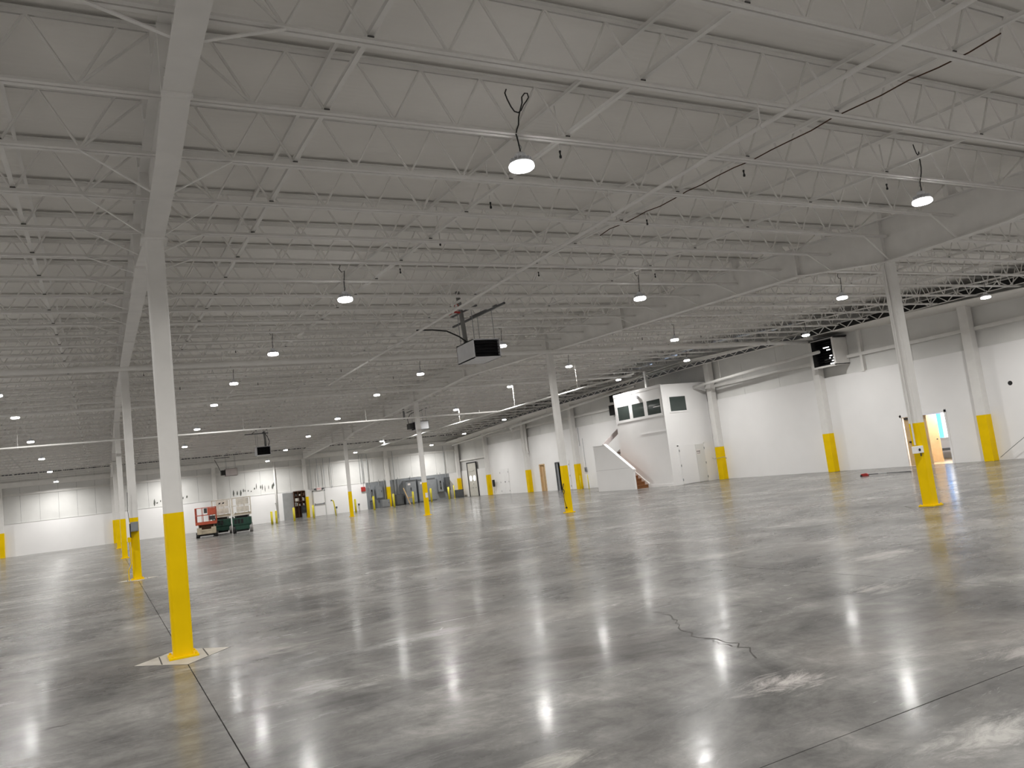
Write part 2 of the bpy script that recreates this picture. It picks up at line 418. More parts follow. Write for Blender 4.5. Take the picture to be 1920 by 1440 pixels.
WL = ['yellow-footed wall column at far right beside the open tan door', 'yellow-footed wall column below the dark exhaust louvre', 'yellow-footed wall column right of the white office double door',
      'wall column behind the white office', 'yellow-footed wall column between dark doorway and staircase', 'yellow-footed wall column with two grey downpipes', 'slim yellow-footed wall column right of the cream dock door']
for k in range(1, 8):
    y = YA + k*BAY/2
    if k == 4: continue
    t = empty('wall_column', (XW-.17, y, 0), 0, WL[k-1], 'column', 'columns along the right wall')
    w = .36 if k < 7 else .30
    top = zb(y)-.12
    MB().box(-.17,.165,-w/2,w/2,YEL,top).build('shaft', M['steel_white'], t, bevel=.008)
    MB().box(-.173,.168,-w/2-.003,w/2+.003,.0,YEL).build('yellow_base', M['yellow'], t, bevel=.008)
    MB().box(-.3,.15,-.2,.2,top,top+.1).build('cap_bracket', M['steel_white'], t)
BL = {-6.53:'yellow-footed wall column at the far left edge of the photo', XA:'yellow-footed back wall column behind the left column row', 8.1:'white back wall column behind the scissor lifts',
      XB:'yellow-footed back wall column beside the rusty parts panel', 22.73:'yellow-footed back wall column between the grey switch panels', 29.7:'yellow-footed corner column behind the dark grey cabinet'}
for x, lb in BL.items():
    t = empty('wall_column', (x, YK-.15, 0), 0, lb, 'column', 'columns along the back wall')
    MB().box(-.15,.15,-.14,.145,YEL,5.0).build('shaft', M['steel_white'], t)
    MB().box(-.152,.152,-.143,.148,0,YEL).build('yellow_base', M['yellow'] if x != 8.1 else M['steel_white'], t)
# lattice strip along the right wall top, dark sheet standing in for unlit void
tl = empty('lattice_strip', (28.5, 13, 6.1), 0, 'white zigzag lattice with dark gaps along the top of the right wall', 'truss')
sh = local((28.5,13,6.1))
TP = [(8,6.16),(13,6.22),(18,6.28),(33,6.34),(37,6.25),(47,6.12),(55,5.96),(62,5.74)]
def tz(y):
    for (a,za),(c,zc) in zip(TP,TP[1:]):
        if a <= y <= c: return za+(zc-za)*(y-a)/(c-a)
ty = [8+.0+ i*1.0 for i in range(55)]
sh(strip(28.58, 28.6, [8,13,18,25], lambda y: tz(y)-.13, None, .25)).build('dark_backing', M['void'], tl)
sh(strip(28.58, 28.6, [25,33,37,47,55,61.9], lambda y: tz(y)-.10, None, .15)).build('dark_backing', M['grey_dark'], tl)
sh(strip(28.46, 28.54, [p[0] for p in TP], lambda y: tz(y)-.15, None, .02)).build('bottom_chord', M['steel_white'], tl)
sh(strip(28.46, 28.54, [p[0] for p in TP], lambda y: tz(y)+.125, None, .02)).build('top_chord', M['steel_white'], tl)
y = 8.0; k = 0
while y < 61.5:
    s = .14 if y < 26 else .10
    s = s if k % 2 == 0 else -s
    sh(MB().cyl((28.5, y, tz(y)-s), (28.5, y+.38, tz(y+.38)+s), .021 if y < 26 else .016, 5)).build('lattice_bar', M['steel_white'], tl); y += .38; k += 1

# ------------------------------------------------------------------ bar joists
P0, DP, NP = .782, .7485, 18
def angle_pair(length0, length1, up):
    m = MB(); s = 1 if up else -1; z = 0 if up else .71
    for side in (-1, 1):
        a = side*.011; c = side*.062
        prof = [(a, z), (c, z), (c, z+s*.006), (a+side*.006, z+s*.006), (a+side*.006, z+s*.055), (a, z+s*.055)]
        m.prism(prof, 'x', length0, length1)
    return m
ME_bot = angle_pair(.03, BAY-.03, True).mesh('bottom_chord', M['steel_white'])
ME_top = angle_pair(.0, BAY, False).mesh('top_chord', M['steel_white'])
ends = []                                    # list of diagonals (x0,z0,x1,z1)
for k in range(NP):
    x = P0 + DP*k
    ends.append((x, .03, x-DP/2, .68)); ends.append((x, .03, x+DP/2, .68))
END_DIAG = [(P0, .03, .12, .66), (P0+DP*(NP-1), .03, BAY-.12, .66)]
wm = MB()
for x0, z0, x1, z1 in ends+END_DIAG: wm.cyl((x0,0,z0),(x1,0,z1),.015,5)
ME_web = wm.mesh('web', M['steel_white'])
ME_dl = MB().cyl((0,0,.03),(-DP/2,0,.68),.0155,6).mesh('web_rod', M['steel_white'])
ME_dr = MB().cyl((0,0,.03),(DP/2,0,.68),.0155,6).mesh('web_rod', M['steel_white'])
ME_end = [MB().cyl((x0,0,z0),(x1,0,z1),.0155,6).mesh('end_rod', M['steel_white']) for x0, z0, x1, z1 in END_DIAG]
ME_seat = [MB().box(a,a+.14,-.05,.05,.42,.66).mesh('bearing_seat', M['steel_white']) for a in (0, BAY-.14)]
ME_clip = MB().box(-.03,.03,-.022,.022,.055,.07).mesh('clip', M['clip_grey'])
def joist(x, y, rz, label, detailed, group):
    j = empty('bar_joist', (x, y, zb(y)), rz, label, 'joist', group)
    inst('bottom_chord', ME_bot, j); inst('top_chord', ME_top, j); [inst('bearing_seat', e, j) for e in ME_seat]
    if detailed:
        for k in range(NP):
            inst('web_rod', ME_dl, j, (P0+DP*k,0,0)); inst('web_rod', ME_dr, j, (P0+DP*k,0,0))
        [inst('end_rod', e, j) for e in ME_end]
    else: inst('web', ME_web, j)
for i, y in enumerate(ROWS):
    n = ordinal(i+1)
    joist(XA, y, 0, f'{n} white bar joist from the top of the photo, between the two girders', 3 < y < 16.5, 'bar joists between the girders')
    joist(XA, y, PI, f'{n} white bar joist from the top of the photo, left of the nearest girder', 6 < y < 16.5, 'bar joists left of the nearest girder')
    joist(XB, y, 0, f'{n} white bar joist from the near end, between right-hand girder and wall', False, 'bar joists by the right wall')
# bridging angles tying the joists together
P1 = P0+DP
BX = [(XA+P1+4*DP*k, 'between the girders', k) for k in range(4)] + [(XA-P1-4*DP*k, 'left of the nearest girder', k) for k in range(4)] + [(XB+P1+4*DP*k, 'right of the right-hand girder', k) for k in range(4)]
for x, where, k in BX:
    for lvl, dz, dx in (('lower', .072, 0), ('upper', .62, .06)):
        yl = [ROWS[0]-.4, RIDGE, ROWS[-1]+.4]
        b0 = empty('bridging_line', (x+dx, yl[0], zb(yl[0])+dz), 0, f'{ordinal(k+1)} {lvl} bridging angle line {where}, counted from that girder', 'bridging', 'bridging lines across the joists')
        sh = local((x+dx, yl[0], zb(yl[0])+dz)); w = .026 if lvl == 'lower' else .02
        sh(strip(x+dx-w, x+dx+w, yl, lambda y: zb(y)+dz, None, .007)).build('flat_leg', M['steel_white'], b0)
        sh(strip(x+dx-w, x+dx-w+.007, yl, lambda y: zb(y)+dz+.005, None, .04)).build('upright_leg', M['steel_white'], b0)
        if lvl == 'lower':
            for y in ROWS:
                if y < 20 or random.random() < .5: inst('clip', ME_clip, b0, (0, y-yl[0], zb(y)-zb(yl[0])-dz+.0))
# brown power cable lying along one bridging line
cb = [(8.40+.02*math.sin(i*.9), 4.2+.35*i, zb(4.2+.35*i)+.055-.03*abs(math.sin(i*1.1))) for i in range(22)]
tag(MB().tube(cb, .008, 6).build('power_cable', M['rust']), 'thin brown cable lying along the joists in the upper right', 'cable')

# ------------------------------------------------------------------ ceiling lights
LX = [-10.35, -2.87, 4.60, 12.08, 19.45, 26.5]
LY = [.07, 7.69, 15.305, 22.92, 30.535, 36.55, 43.95, 51.35, 58.75, 66.15]
def lamp_meshes():
    body = MB().lathe([(0.0,.075),(.07,.075),(.08,.055),(.12,.04),(.142,.025),(.145,.0),(.0,.0)], n=24).mesh('housing', M['heater_white'], True)
    sink = MB()
    for k in range(16):
        t = 2*PI*k/16; c, s = math.cos(t), math.sin(t)
        sink.bar((c*.05,s*.05,.07),(c*.13,s*.13,.055),.006,.04)
    driver = MB().lathe([(0,.075),(.062,.075),(.062,.135),(.045,.15),(0,.15)], n=16)
    lens = MB().lathe([(.150,-.001),(.152,-.012),(.150,-.04),(.135,-.052),(.08,-.06),(.0,-.062)], n=24)
    hook = MB().tube([(0,0,.15),(0,0,.185),(.022,0,.20),(.03,0,.225),(.015,0,.25),(-.01,0,.245)], .006, 6)
    wire = MB().cyl((0,0,.24),(0,0,.40),.004,5)
    return [('housing',body), ('heat_sink',sink.mesh('heat_sink',M['heater_white'])), ('driver',driver.mesh('driver',M['heater_white'],True)),
            ('lens',lens.mesh('lens',M['lens'],True)), ('hook',hook.mesh('hook',M['galv'],True)), ('hanger_wire',wire.mesh('hanger_wire',M['galv']))]
LM = lamp_meshes()
LED = bpy.data.lights.new('led', 'AREA'); LED.shape = 'DISK'; LED.size = .29; LED.energy = LAMP_W; LED.color = (1,.985,.955); LED.spread = math.radians(163)
CORDS = [
 [(-.09,-.02,.93),(-.115,-.02,.88),(-.10,-.03,.80),(-.06,-.03,.71),(-.02,-.03,.655),(.03,-.03,.645),(.075,-.03,.68),(.115,-.03,.75),(.165,-.03,.81),(.20,-.03,.86),(.19,-.03,.91),(.15,-.03,.905),(.105,-.03,.85),(.10,-.03,.78),(.06,-.03,.68),(.02,-.04,.58),(.0,-.05,.48),(-.03,-.05,.42),(-.05,-.05,.36),(-.02,-.03,.26),(.0,-.02,.14)],
 [(0,-.02,.95),(.0,-.03,.88),(.03,-.03,.80),(.09,-.03,.73),(.12,-.03,.78),(.10,-.03,.83),(.075,-.03,.78),(.09,-.03,.68),(.07,-.04,.55),(.03,-.05,.45),(0,-.05,.38),(-.03,-.04,.30),(.0,-.02,.14)],
 [(-.04,-.02,.7),(-.08,-.03,.62),(-.03,-.03,.55),(.03,-.03,.58),(.02,-.03,.48),(0,-.04,.36),(.0,-.02,.14)]]
ME_cord = [MB().tube(c, .0085, 6).mesh('cord', M['black'], True) for c in CORDS]
ROWN = {-10.35:'row left of the photo',-2.87:'far left row',4.60:'row beside the nearest girder',12.08:'middle row',19.45:'row past the right-hand girder',26.5:'row along the right wall'}
for ix, x in enumerate(LX):
    for iy, y in enumerate(LY):
        lb = f'round lit ceiling light, {ordinal(iy)} from near end of the {ROWN[x]}' if iy else f'round lit ceiling light above the viewer, {ROWN[x]}'
        t = empty('high_bay_lamp', (x, y, zb(y)-.36), 0, lb, 'light', 'round ceiling lights')
        for nm, me in LM: inst(nm, me, t)
        inst('led', LED, t, (0,0,-.068))
        c = 0 if (ix, iy) == (2, 1) else 1 if (ix, iy) == (3, 1) else 2
        if iy < 5: inst('cord', ME_cord[c], t)

# ------------------------------------------------------------------ pipes under the roof
def pipe(name, pts, r, label, hangers=(), mm='steel_white', cat='pipe', n=10, elbow=True):
    t = empty(name, pts[0], 0, label, cat); sh = local(pts[0])
    sh(MB().tube(pts, r, n)).build('run', M[mm], t, True)
    for h in hangers:
        sh(MB().cyl(h, (h[0],h[1],max(h[2]+.2, zb(h[1])+.03)), .008 if r < .05 else .012, 6)).build('hanger_rod', M[mm], t)
        ring = MB(); d = Vector(pts[1])-Vector(pts[0])
        ax = 'x' if abs(d.x) > abs(d.y) else 'y'
        if ax == 'x': ring.cyl((h[0]-.015,h[1],h[2]),(h[0]+.015,h[1],h[2]), r+.008, n)
        else: ring.cyl((h[0],h[1]-.015,h[2]),(h[0],h[1]+.015,h[2]), r+.008, n)
        sh(ring).build('hanger_ring', M[mm], t)
    return t
pipe('gas_pipe', [(6.95,-1,5.36),(6.95,12,5.36),(6.98,26,5.40)], .028, 'long thin white pipe running diagonally past the nearest hanging heater', [(6.95,y,5.36) for y in (3.1,6.16,9.2,12.27,15.3,18.4,21.4)])
pipe('main_pipe', [(XL,25.0,6.08),(10,25.0,6.08),(29.5,25.25,6.07)], .085, 'thick white pipe crossing the whole ceiling beyond the nearest heater', [(x,25.0,6.08) for x in (-4,-1,3.5,7.5,11.5,19,23,26.5)], n=12)
pipe('wall_pipe', [(29.0,24.5,5.46),(29.0,28,5.36),(29.0,33.2,5.16)], .075, 'white pipe sloping down the right wall from fan to office', [(29.0,26.5,5.40),(29.0,31,5.25)], n=12)
pipe('cross_pipe', [(XL,36.0,6.28),(8,36.0,6.32),(27,36.0,6.36)], .075, 'thick white pipe crossing the ceiling behind the second left-row column', [(x,36.0,6.3) for x in (-4,3,8,13,20,24)], n=12)
pipe('cross_pipe', [(XL,35.4,6.52),(27,35.4,6.52)], .03, 'thin white pipe crossing the ceiling just above a thicker pipe')
pipe('gas_pipe', [(19.62,26,5.16),(19.62,48,5.12),(19.62,57,5.06),(19.62,64,5.0)], .04, 'bright white pipe under the lights beyond the right girder', [(19.62,y,5.15) for y in (30.3,36.6,43.9,51.3,58.7)])
pipe('gas_pipe', [(-12,38.7,5.26),(6,38.7,5.23),(19.6,38.7,5.17)], .04, 'bright white branch pipe crossing low from left to centre', [(x,38.7,5.24) for x in (-8,-3,6.1,12.1,18.5)])
pipe('wall_pipe', [(28.8,38.2,6.0),(28.8,54.3,5.28),(28.9,55.1,5.2),(29.2,55.3,4.9)], .085, 'thick white pipe along the right wall beyond the office', [(28.8,42,5.83),(28.8,49,5.52)], n=12)
pipe('wall_pipe', [(28.9,56,5.3),(28.9,67,4.83)], .06, 'white pipe high on the right wall near the dock door', [(28.9,60,5.13)])
for dy, lb in ((.34,'grey downpipe left of the wall column beyond the stairs'), (-.34,'grey downpipe right of the wall column beyond the stairs')):
    y = YA+6*BAY/2+dy
    pipe('downpipe', [(29.78,y,5.3),(29.78,y,3.3),(29.82,y,3.15),(29.9,y,3.08)], .075, lb, mm='steel_white')

# small black hooks left on the joists
HK = [(5.45,8.11),(5.47,10.2),(5.51,12.32),(8.67,8.14),(11.88,8.12),(8.76,10.6),(5.5,14.38),(8.75,14.48),(11.97,14.47),(1.51,29.61),(3.85,24.72),(6.1,34.06),(3.05,34.19),(8.93,31.26),(19.53,24.96),(22.45,24.78),(18.83,36.17),(8.94,33.6),(12.21,34.29)]
ME_hk = MB().lathe([(0,-.10),(.016,-.10),(.018,-.07),(.010,-.06),(.010,-.03),(.016,-.02),(.014,.0),(0,.0)], n=8).mesh('sprinkler_stub', M['black'])
ME_hp = MB().cyl((0,0,.0),(0,0,.72),.012,6).mesh('drop_pipe', M['steel_white'])
HN = {}
for i, (x, y) in enumerate(HK):
    far = 'near' if y < 20 else 'far'
    HN[far] = HN.get(far, 0)+1
    t = empty('sprinkler_stub', (x, y, zb(y)+.06), 0, f'small black hanging stub under the roof, {ordinal(HN[far])} of the {far} ones', 'fitting', 'black stubs under the roof')
    inst('drop_pipe', ME_hp, t); inst('nozzle', ME_hk, t)

# ------------------------------------------------------------------ unit heaters
def heater(x0, x1, y0, y1, z0, z1, face, label, side='heater_white', flue=None, strut=None, cable=None):
    c = ((x0+x1)/2, (y0+y1)/2, z0); t = empty('unit_heater', c, 0, label, 'heater', 'hanging unit heaters'); sh = local(c)
    cs = MB(); th = .025                                        # open-fronted casing
    cs.box(x0,x1,y0,y1,z0,z0+th); cs.box(x0,x1,y0,y1,z1-th,z1)
    if face == '-y':
        cs.box(x0,x0+th,y0,y1,z0,z1); cs.box(x1-th,x1,y0,y1,z0,z1); cs.box(x0,x1,y1-th,y1,z0,z1)
        sh(MB().box(x0+th,x1-th,y0+.12,y0+.14,z0+th,z1-th)).build('dark_core', M['void'], t)
        for k in range(6):
            z = z0+th+.03+(z1-z0-2*th-.06)*k/5
            sh(MB().add([(x0+th,y0+.02,z-.014),(x1-th,y0+.02,z-.014),(x1-th,y0+.09,z+.014),(x0+th,y0+.09,z+.014)],[(0,1,2,3)]).add([(x0+th,y0+.02,z-.02),(x1-th,y0+.02,z-.02),(x1-th,y0+.09,z+.008),(x0+th,y0+.09,z+.008)],[(3,2,1,0)])).build('louvre', M['black'], t)
    else:
        cs.box(x0,x1,y0,y0+th,z0,z1); cs.box(x0,x1,y1-th,y1,z0,z1); cs.box(x1-th,x1,y0,y1,z0,z1)
        sh(MB().box(x0+.05,x0+.07,y0+th,y1-th,z0+th,z1-th)).build('dark_core', M['void'], t)
        sh(MB().box(x0-.3,x0-.02,y0+.12,y1-.12,z0+.1,z1-.08)).build('fan_motor', M['black'], t)
    sh(cs).build('casing', M[side], t)
    for fx in (x0+.1, x1-.1):
        for fy in (y0+.1, y1-.1):
            sh(MB().cyl((fx,fy,z1-.01),(fx,fy,zb(fy)+.07),.009,6)).build('hanger_rod', M['grey_metal'], t)
    lo = max(r for r in ROWS if r <= y0+.1); hi = min(r for r in ROWS if r >= y1-.1)
    for fx in (x0+.1, x1-.1):
        sh(MB().bar((fx,lo-.1,zb(lo)+.075),(fx,hi+.1,zb(hi)+.075),.04,.04)).build('support_channel', M['grey_dark'], t)
    if flue: sh(MB().tube(flue, .062, 12)).build('flue', M['flue_grey'], t, True)
    if strut:
        for a, b_ in strut: sh(MB().bar(a, b_, .05, .05)).build('support_channel', M['grey_dark'], t)
    if cable: sh(MB().tube(cable, .02, 8)).build('flexible_cable', M['black'], t, True)
    return t
h = heater(8.9,9.7,18.5,19.6,4.86,5.37,'-y','white box heater with black louvred front hanging mid-ceiling', flue=[(9.02,19.2,5.36),(9.0,19.2,5.8),(8.98,19.22,6.3),(8.95,19.25,6.85)],
       strut=[((9.28,20.5,6.12),(9.28,17.2,6.02))], cable=[(8.95,18.95,5.36),(8.7,18.9,5.52),(8.35,18.9,5.68),(7.95,18.9,5.72),(7.5,18.9,5.72)])
sh = local((9.3,19.05,4.86))
sh(MB().tube([(8.95,19.2,6.25),(8.75,19.2,6.27),(8.6,19.2,6.2)], .03, 8)).build('flue_bracket', M['red'], h)
sh(MB().tube([(8.72+.06*math.cos(a*PI/6),18.9,6.33+.09*math.sin(a*PI/6)) for a in range(13)], .01, 6)).build('cable_loop', M['red'], h)
heater(8.47,9.3,49.5,50.3,4.59,5.12,'-y','small far heater with black front hanging above the scissor lifts', flue=[(9.1,50.0,5.1),(9.1,50.0,5.6),(9.05,50,6.2)], strut=[((7.9,49.9,5.95),(9.3,49.9,5.95))], cable=[(9.2,49.6,5.1),(9.28,49.6,5.4),(9.2,49.7,5.7),(9.1,49.8,5.9)])
heater(17.3,18.2,45.5,46.3,5.03,5.55,'-x','far heater seen from its grey side beside the switchgear column', flue=[(16.75,45.8,5.75),(16.75,45.8,6.1),(16.75,45.9,6.75)], cable=[(17.0,45.8,5.4),(16.95,45.8,5.75),(17.15,45.8,6.05),(17.4,45.8,6.15)])
heater(8.3,9.15,62.4,63.1,4.0,4.55,'-x','farthest heater with pinkish side hanging in front of the back wall', side='pink_grey', cable=[(8.05,62.6,4.3),(7.9,62.6,4.55),(7.85,62.6,4.75),(7.6,62.6,5.3)], strut=[((7.6,62.7,5.42),(8.7,62.7,5.42))])

# ------------------------------------------------------------------ propped door and the bright room beyond
fr = empty('door_1', (XW, sum(D1)/2, 0), 0, 'propped tan double door with panic bar, right wall', 'door', kind='structure'); sh = local((XW, sum(D1)/2, 0))
for a, c, z0, z1 in ((D1[1]-.02, D1[1]+.06, 0, 2.16), (D1[0]-.06, D1[0]+.02, 0, 2.16), (D1[0]-.06, D1[1]+.06, 2.06, 2.16)):
    sh(MB().box(XW-.025, XW+.16, a, c, z0, z1)).build('jamb', M['wall_white'], fr)
def leaf(hy, ang, w, name, mm, parent, shf, hx, sgn=-1):
    d = Vector((math.sin(ang), sgn*math.cos(ang), 0)); p = Vector((hx, hy, 0))
    m = MB(); n = Vector((-d.y, d.x, 0))*.022
    a, b_ = p, p+d*w
    vs = []
    for z in (.012, 2.045):
        for q in (a-n, b_-n, b_+n, a+n): vs.append((q.x, q.y, z))
    m.add(vs, [(0,3,2,1),(4,5,6,7),(0,1,5,4),(1,2,6,5),(2,3,7,6),(3,0,4,7)])
    o = shf(m).build(name, M[mm], parent)
    return o, p, d, n
o, p, d, n = leaf(D1[1]-.07, math.radians(6), .95, 'door_leaf', 'wood_tan', fr, sh, XW+.06)
f = n.normalized() if n.x < 0 else -n.normalized()
def on_leaf(u, z, off=.03): q = p + d*u + f*off; return (q.x, q.y, z)
sh(MB().bar(on_leaf(.12,1.0,.07), on_leaf(.85,1.0,.07), .05, .06)).build('panic_bar', M['black'], o)
sh(MB().bar(on_leaf(.05,1.98,.05), on_leaf(.42,1.98,.05), .05, .07)).build('door_closer', M['dark'], o)
for k, z in enumerate((1.78, 1.72, 1.62, 1.56)): sh(MB().bar(on_leaf(.18,z,.026), on_leaf(.5-.05*(k % 2),z,.026), .004, .035)).build('sign_line', M['grey_metal'], o)
o2, p, d, n = leaf(22.25, math.radians(2), .98, 'inner_door_leaf', 'wood_tan', fr, sh, 31.6)
f = n.normalized() if n.x < 0 else -n.normalized()
sh(MB().lathe([(0,-.03),(.03,-.03),(.035,0),(.02,.03),(0,.03)], on_leaf(.90,.98,.06), 10)).build('knob', M['dark'], o2)
rm = empty('side_room', (XW+.3, 21, 0), 0, 'bright side room with blue window seen through the open door', 'room', kind='structure'); sh = local((XW+.3, 21, 0))
sh(MB().box(XW+.0, 34.6, 18.2, 25.6, -.12, -.002)).build('room_floor', M['tan_floor'], rm)
sh(MB().box(34.5, 34.6, 18.2, 25.6, 0, 2.7)).build('room_wall', M['wall_white'], rm)
sh(MB().box(XW+.3, 34.6, 25.5, 25.6, 0, 2.7)).build('room_wall', M['wall_white'], rm)
sh(MB().box(XW+.3, 34.6, 18.1, 18.2, 0, 2.7)).build('room_wall', M['wall_white'], rm)
sh(MB().box(XW+.14, 34.6, 18.1, 25.6, 2.7, 2.8)).build('room_ceiling', M['wall_white'], rm)
sh(MB().box(XW+.14, XW+.31, 18.2, D1[0]-.05, 0, 2.7)).build('room_wall', M['wall_white'], rm)
sh(MB().box(XW+.14, XW+.31, D1[1]+.05, 25.5, 0, 2.7)).build('room_wall', M['wall_white'], rm)
sh(MB().box(XW+.14, XW+.31, D1[0]-.05, D1[1]+.05, 2.16, 2.7)).build('room_wall', M['wall_white'], rm)
sh(MB().box(34.46, 34.50, 22.95, 23.9, .95, 2.05)).build('blue_pane', M['sky_blue'], rm)
sh(MB().box(34.46, 34.50, 22.2, 22.93, .95, 2.05)).build('bright_pane', M['daylight'], rm)
sh(MB().box(34.42, 34.50, 22.1, 24.0, .90, .95)).build('window_sill', M['wall_white'], rm)
sh(MB().box(34.44, 34.50, 23.25, 23.29, .95, 2.05)).build('mullion', M['grey_metal'], rm)
cl = empty('added_room_light', (31.0, 20.7, 2.66), 0, 'flat added ceiling light, unseen, brightening the side room', 'light')  # added lamp, out of sight, brightens the side room and inner door leaf
MB().box(-.3,.3,-.6,.6,0,.04).build('frame', M['wall_white'], cl)
m = mat('added_room_lens', (1,1,1), .5, emit=45.0); MB().box(-.27,.27,-.57,.57,-.004,0).build('diffuser', m, cl)
bn = empty('bench', (33.9, 22.9, 0), 0, 'low grey bench under the window of the side room', 'bench')
MB().box(-.3,.3,-.9,.9,.38,.48).build('seat', M['grey_dark'], bn); MB().box(-.28,.28,-.85,-.75,0,.38).build('leg', M['grey_metal'], bn); MB().box(-.28,.28,.75,.85,0,.38).build('leg', M['grey_metal'], bn)

# other doors of the right wall
for nm, (a, c), lb in (('door_2', D2, 'dark open doorway behind the centre column'), ('door_3', D3, 'narrow wood lined opening in the right wall')):
    t = empty(nm, (XW, (a+c)/2, 0), 0, lb, 'door', kind='structure'); sh = local((XW, (a+c)/2, 0))
    mm = 'grey_dark' if nm == 'door_2' else 'wood_tan'
    for y0, y1 in ((a-.02, a+.09), (c-.09, c+.02)): sh(MB().box(XW-.03, XW+.2, y0, y1, 0, 2.04)).build('jamb', M[mm], t)
    sh(MB().box(XW-.03, XW+.2, a, c, 2.0, 2.08)).build('head', M[mm], t)
    if nm == 'door_3': sh(MB().box(XW+.10, XW+.13, a+.38, c-.09, 0, 2.0)).build('inner_board', M['wood_tan'], t)
    else: sh(MB().box(XW+.02, XW+.06, a+.45, c-.09, 0, 2.0)).build('door_edge', M['grey_metal'], t)
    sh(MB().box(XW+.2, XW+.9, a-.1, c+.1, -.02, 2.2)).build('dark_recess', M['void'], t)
def wall_door(nm, y0, y1, lb, leaves=2, sign=False):
    t = empty(nm, (XW, (y0+y1)/2, 0), 0, lb, 'door', kind='structure'); sh = local((XW, (y0+y1)/2, 0))
    sh(MB().box(XW-.03, XW, y0-.06, y1+.06, 0, 2.12)).build('frame', M['wall_white'], t)
    w = (y1-y0)/leaves
    for k in range(leaves):
        o = sh(MB().box(XW-.045, XW-.028, y0+k*w+.008, y0+(k+1)*w-.008, .015, 2.05)).build('door_leaf', M['wall_white'], t)
        hy = y0+.0 if k == 0 else y1
        for z in (.25, 1.0, 1.8): sh(MB().box(XW-.06, XW-.045, hy-.02, hy+.02, z-.06, z+.06)).build('hinge', M['grey_metal'], o)
    sh(MB().box(XW-.075, XW-.045, (y0+y1)/2-.12, (y0+y1)/2-.05, .95, 1.05)).build('handle', M['dark'], t)
    return t
wall_door('door_4', 58.5, 60.0, 'white double door with dark hinges in the far right wall')
wall_door('door_5', 48.75, 49.5, 'white single door next to the dark doorway', 1)
tag(MB().cyl((XW-.004, 17.04, 2.81), (XW+.02, 17.04, 2.81), .085, 16).build('wall_vent', M['black']), 'round black vent hole high on the right wall', 'vent')
# dock door
t = empty('door_6', (XW, 65.6, 0), 0, 'tall cream dock door with two bright round windows', 'door', kind='structure'); sh = local((XW, 65.6, 0))
for k in range(4): sh(MB().box(XW-.05, XW-.012, 64.7, 66.5, .02+k*.745, .755+k*.745)).build('door_panel', M['dock_cream'], t)
for y in (64.58, 66.52): sh(MB().box(XW-.09, XW, y, y+.1, 0, 3.1)).build('track', M['dark'], t)
sh(MB().box(XW-.09, XW, 64.6, 66.6, 3.0, 3.1)).build('header', M['dark'], t)
for y in (65.2, 66.0):
    o = sh(MB().cyl((XW-.07, y, 1.62), (XW-.05, y, 1.62), .27, 20)).build('window_rim', M['wall_white'], t)
    sh(MB().cyl((XW-.075, y, 1.62), (XW-.07, y, 1.62), .24, 20)).build('pane', M['daylight'], o)
for y, z in ((65.3,2.3),(65.1,.75),(65.75,.75),(65.5,1.1)): sh(MB().cyl((XW-.07,y,z),(XW-.05,y,z),.035,8)).build('bolt', M['dark'], t)

# black wall phone on a post, box by the stairs, guard posts, pipes on the wall
t = empty('post_box', (XW-.25, 61.0, 0), 0, 'black control box on a thin post by the far white door', 'control box')
MB().cyl((0,0,0),(0,0,.8),.02,8).build('post', M['galv'], t); MB().box(-.06,.06,-.13,.13,.78,1.28).build('box', M['black'], t); MB().box(-.065,.065,-.09,.09,.68,.79).build('base', M['dark'], t)
t = empty('switch_box', (XW-.06, 46.55, 1.3), 0, 'small grey switch box on the right wall left of the stairs', 'switch box')
MB().box(-.04,.06,-.09,.09,-.16,.16).build('body', M['grey_metal'], t); MB().cyl((.03,0,.16),(.03,0,2.2),.014,6).build('conduit', M['galv'], t); MB().box(-.05,-.04,-.05,.05,-.08,.08).build('cover', M['grey_dark'], t)
for y, lb in ((46.75,'thin yellow guard post below the grey switch box'), (45.75,'thin yellow guard post nearest the staircase half wall')):
    t = empty('guard_post', (29.5, y, 0), 0, lb, 'post', 'thin yellow guard posts')
    MB().cyl((0,0,0),(0,0,.95),.03,10).build('post', M['yellow_pale'], t, True); MB().lathe([(0,0),(.07,0),(.07,.015),(0,.015)], n=12).build('foot', M['yellow_pale'], t)
tag(MB().tube([(XW-.02,47.0,4.3),(XW-.02,47.0,3.0)], .02, 6).build('wall_conduit', M['galv']), 'short dark conduit hanging on the wall above the switch box', 'conduit')
tag(MB().tube([(29.75,17.75,.12),(29.72,17.4,.35),(29.7,16.69,.82),(29.68,15.6,1.55)], .014, 6).build('handrail_rod', M['galv']), 'thin grey rod leaning away from the far right wall column', 'rod')
t = empty('wall_bracket', (XW-.38, YA+3*BAY/2, 1.15), 0, 'thin bent grey rail crossing the yellow column foot by the office', 'bracket')
MB().tube([(0,.45,.06),(.0,.28,-.02),(-.0,.2,.0),(0,-.5,.05),(0,-.62,-.02)], .012, 6).build('rail', M['galv'], t); MB().cyl((0,-.62,-.05),(0,-.62,.0),.025,8).build('end_knob', M['grey_metal'], t)

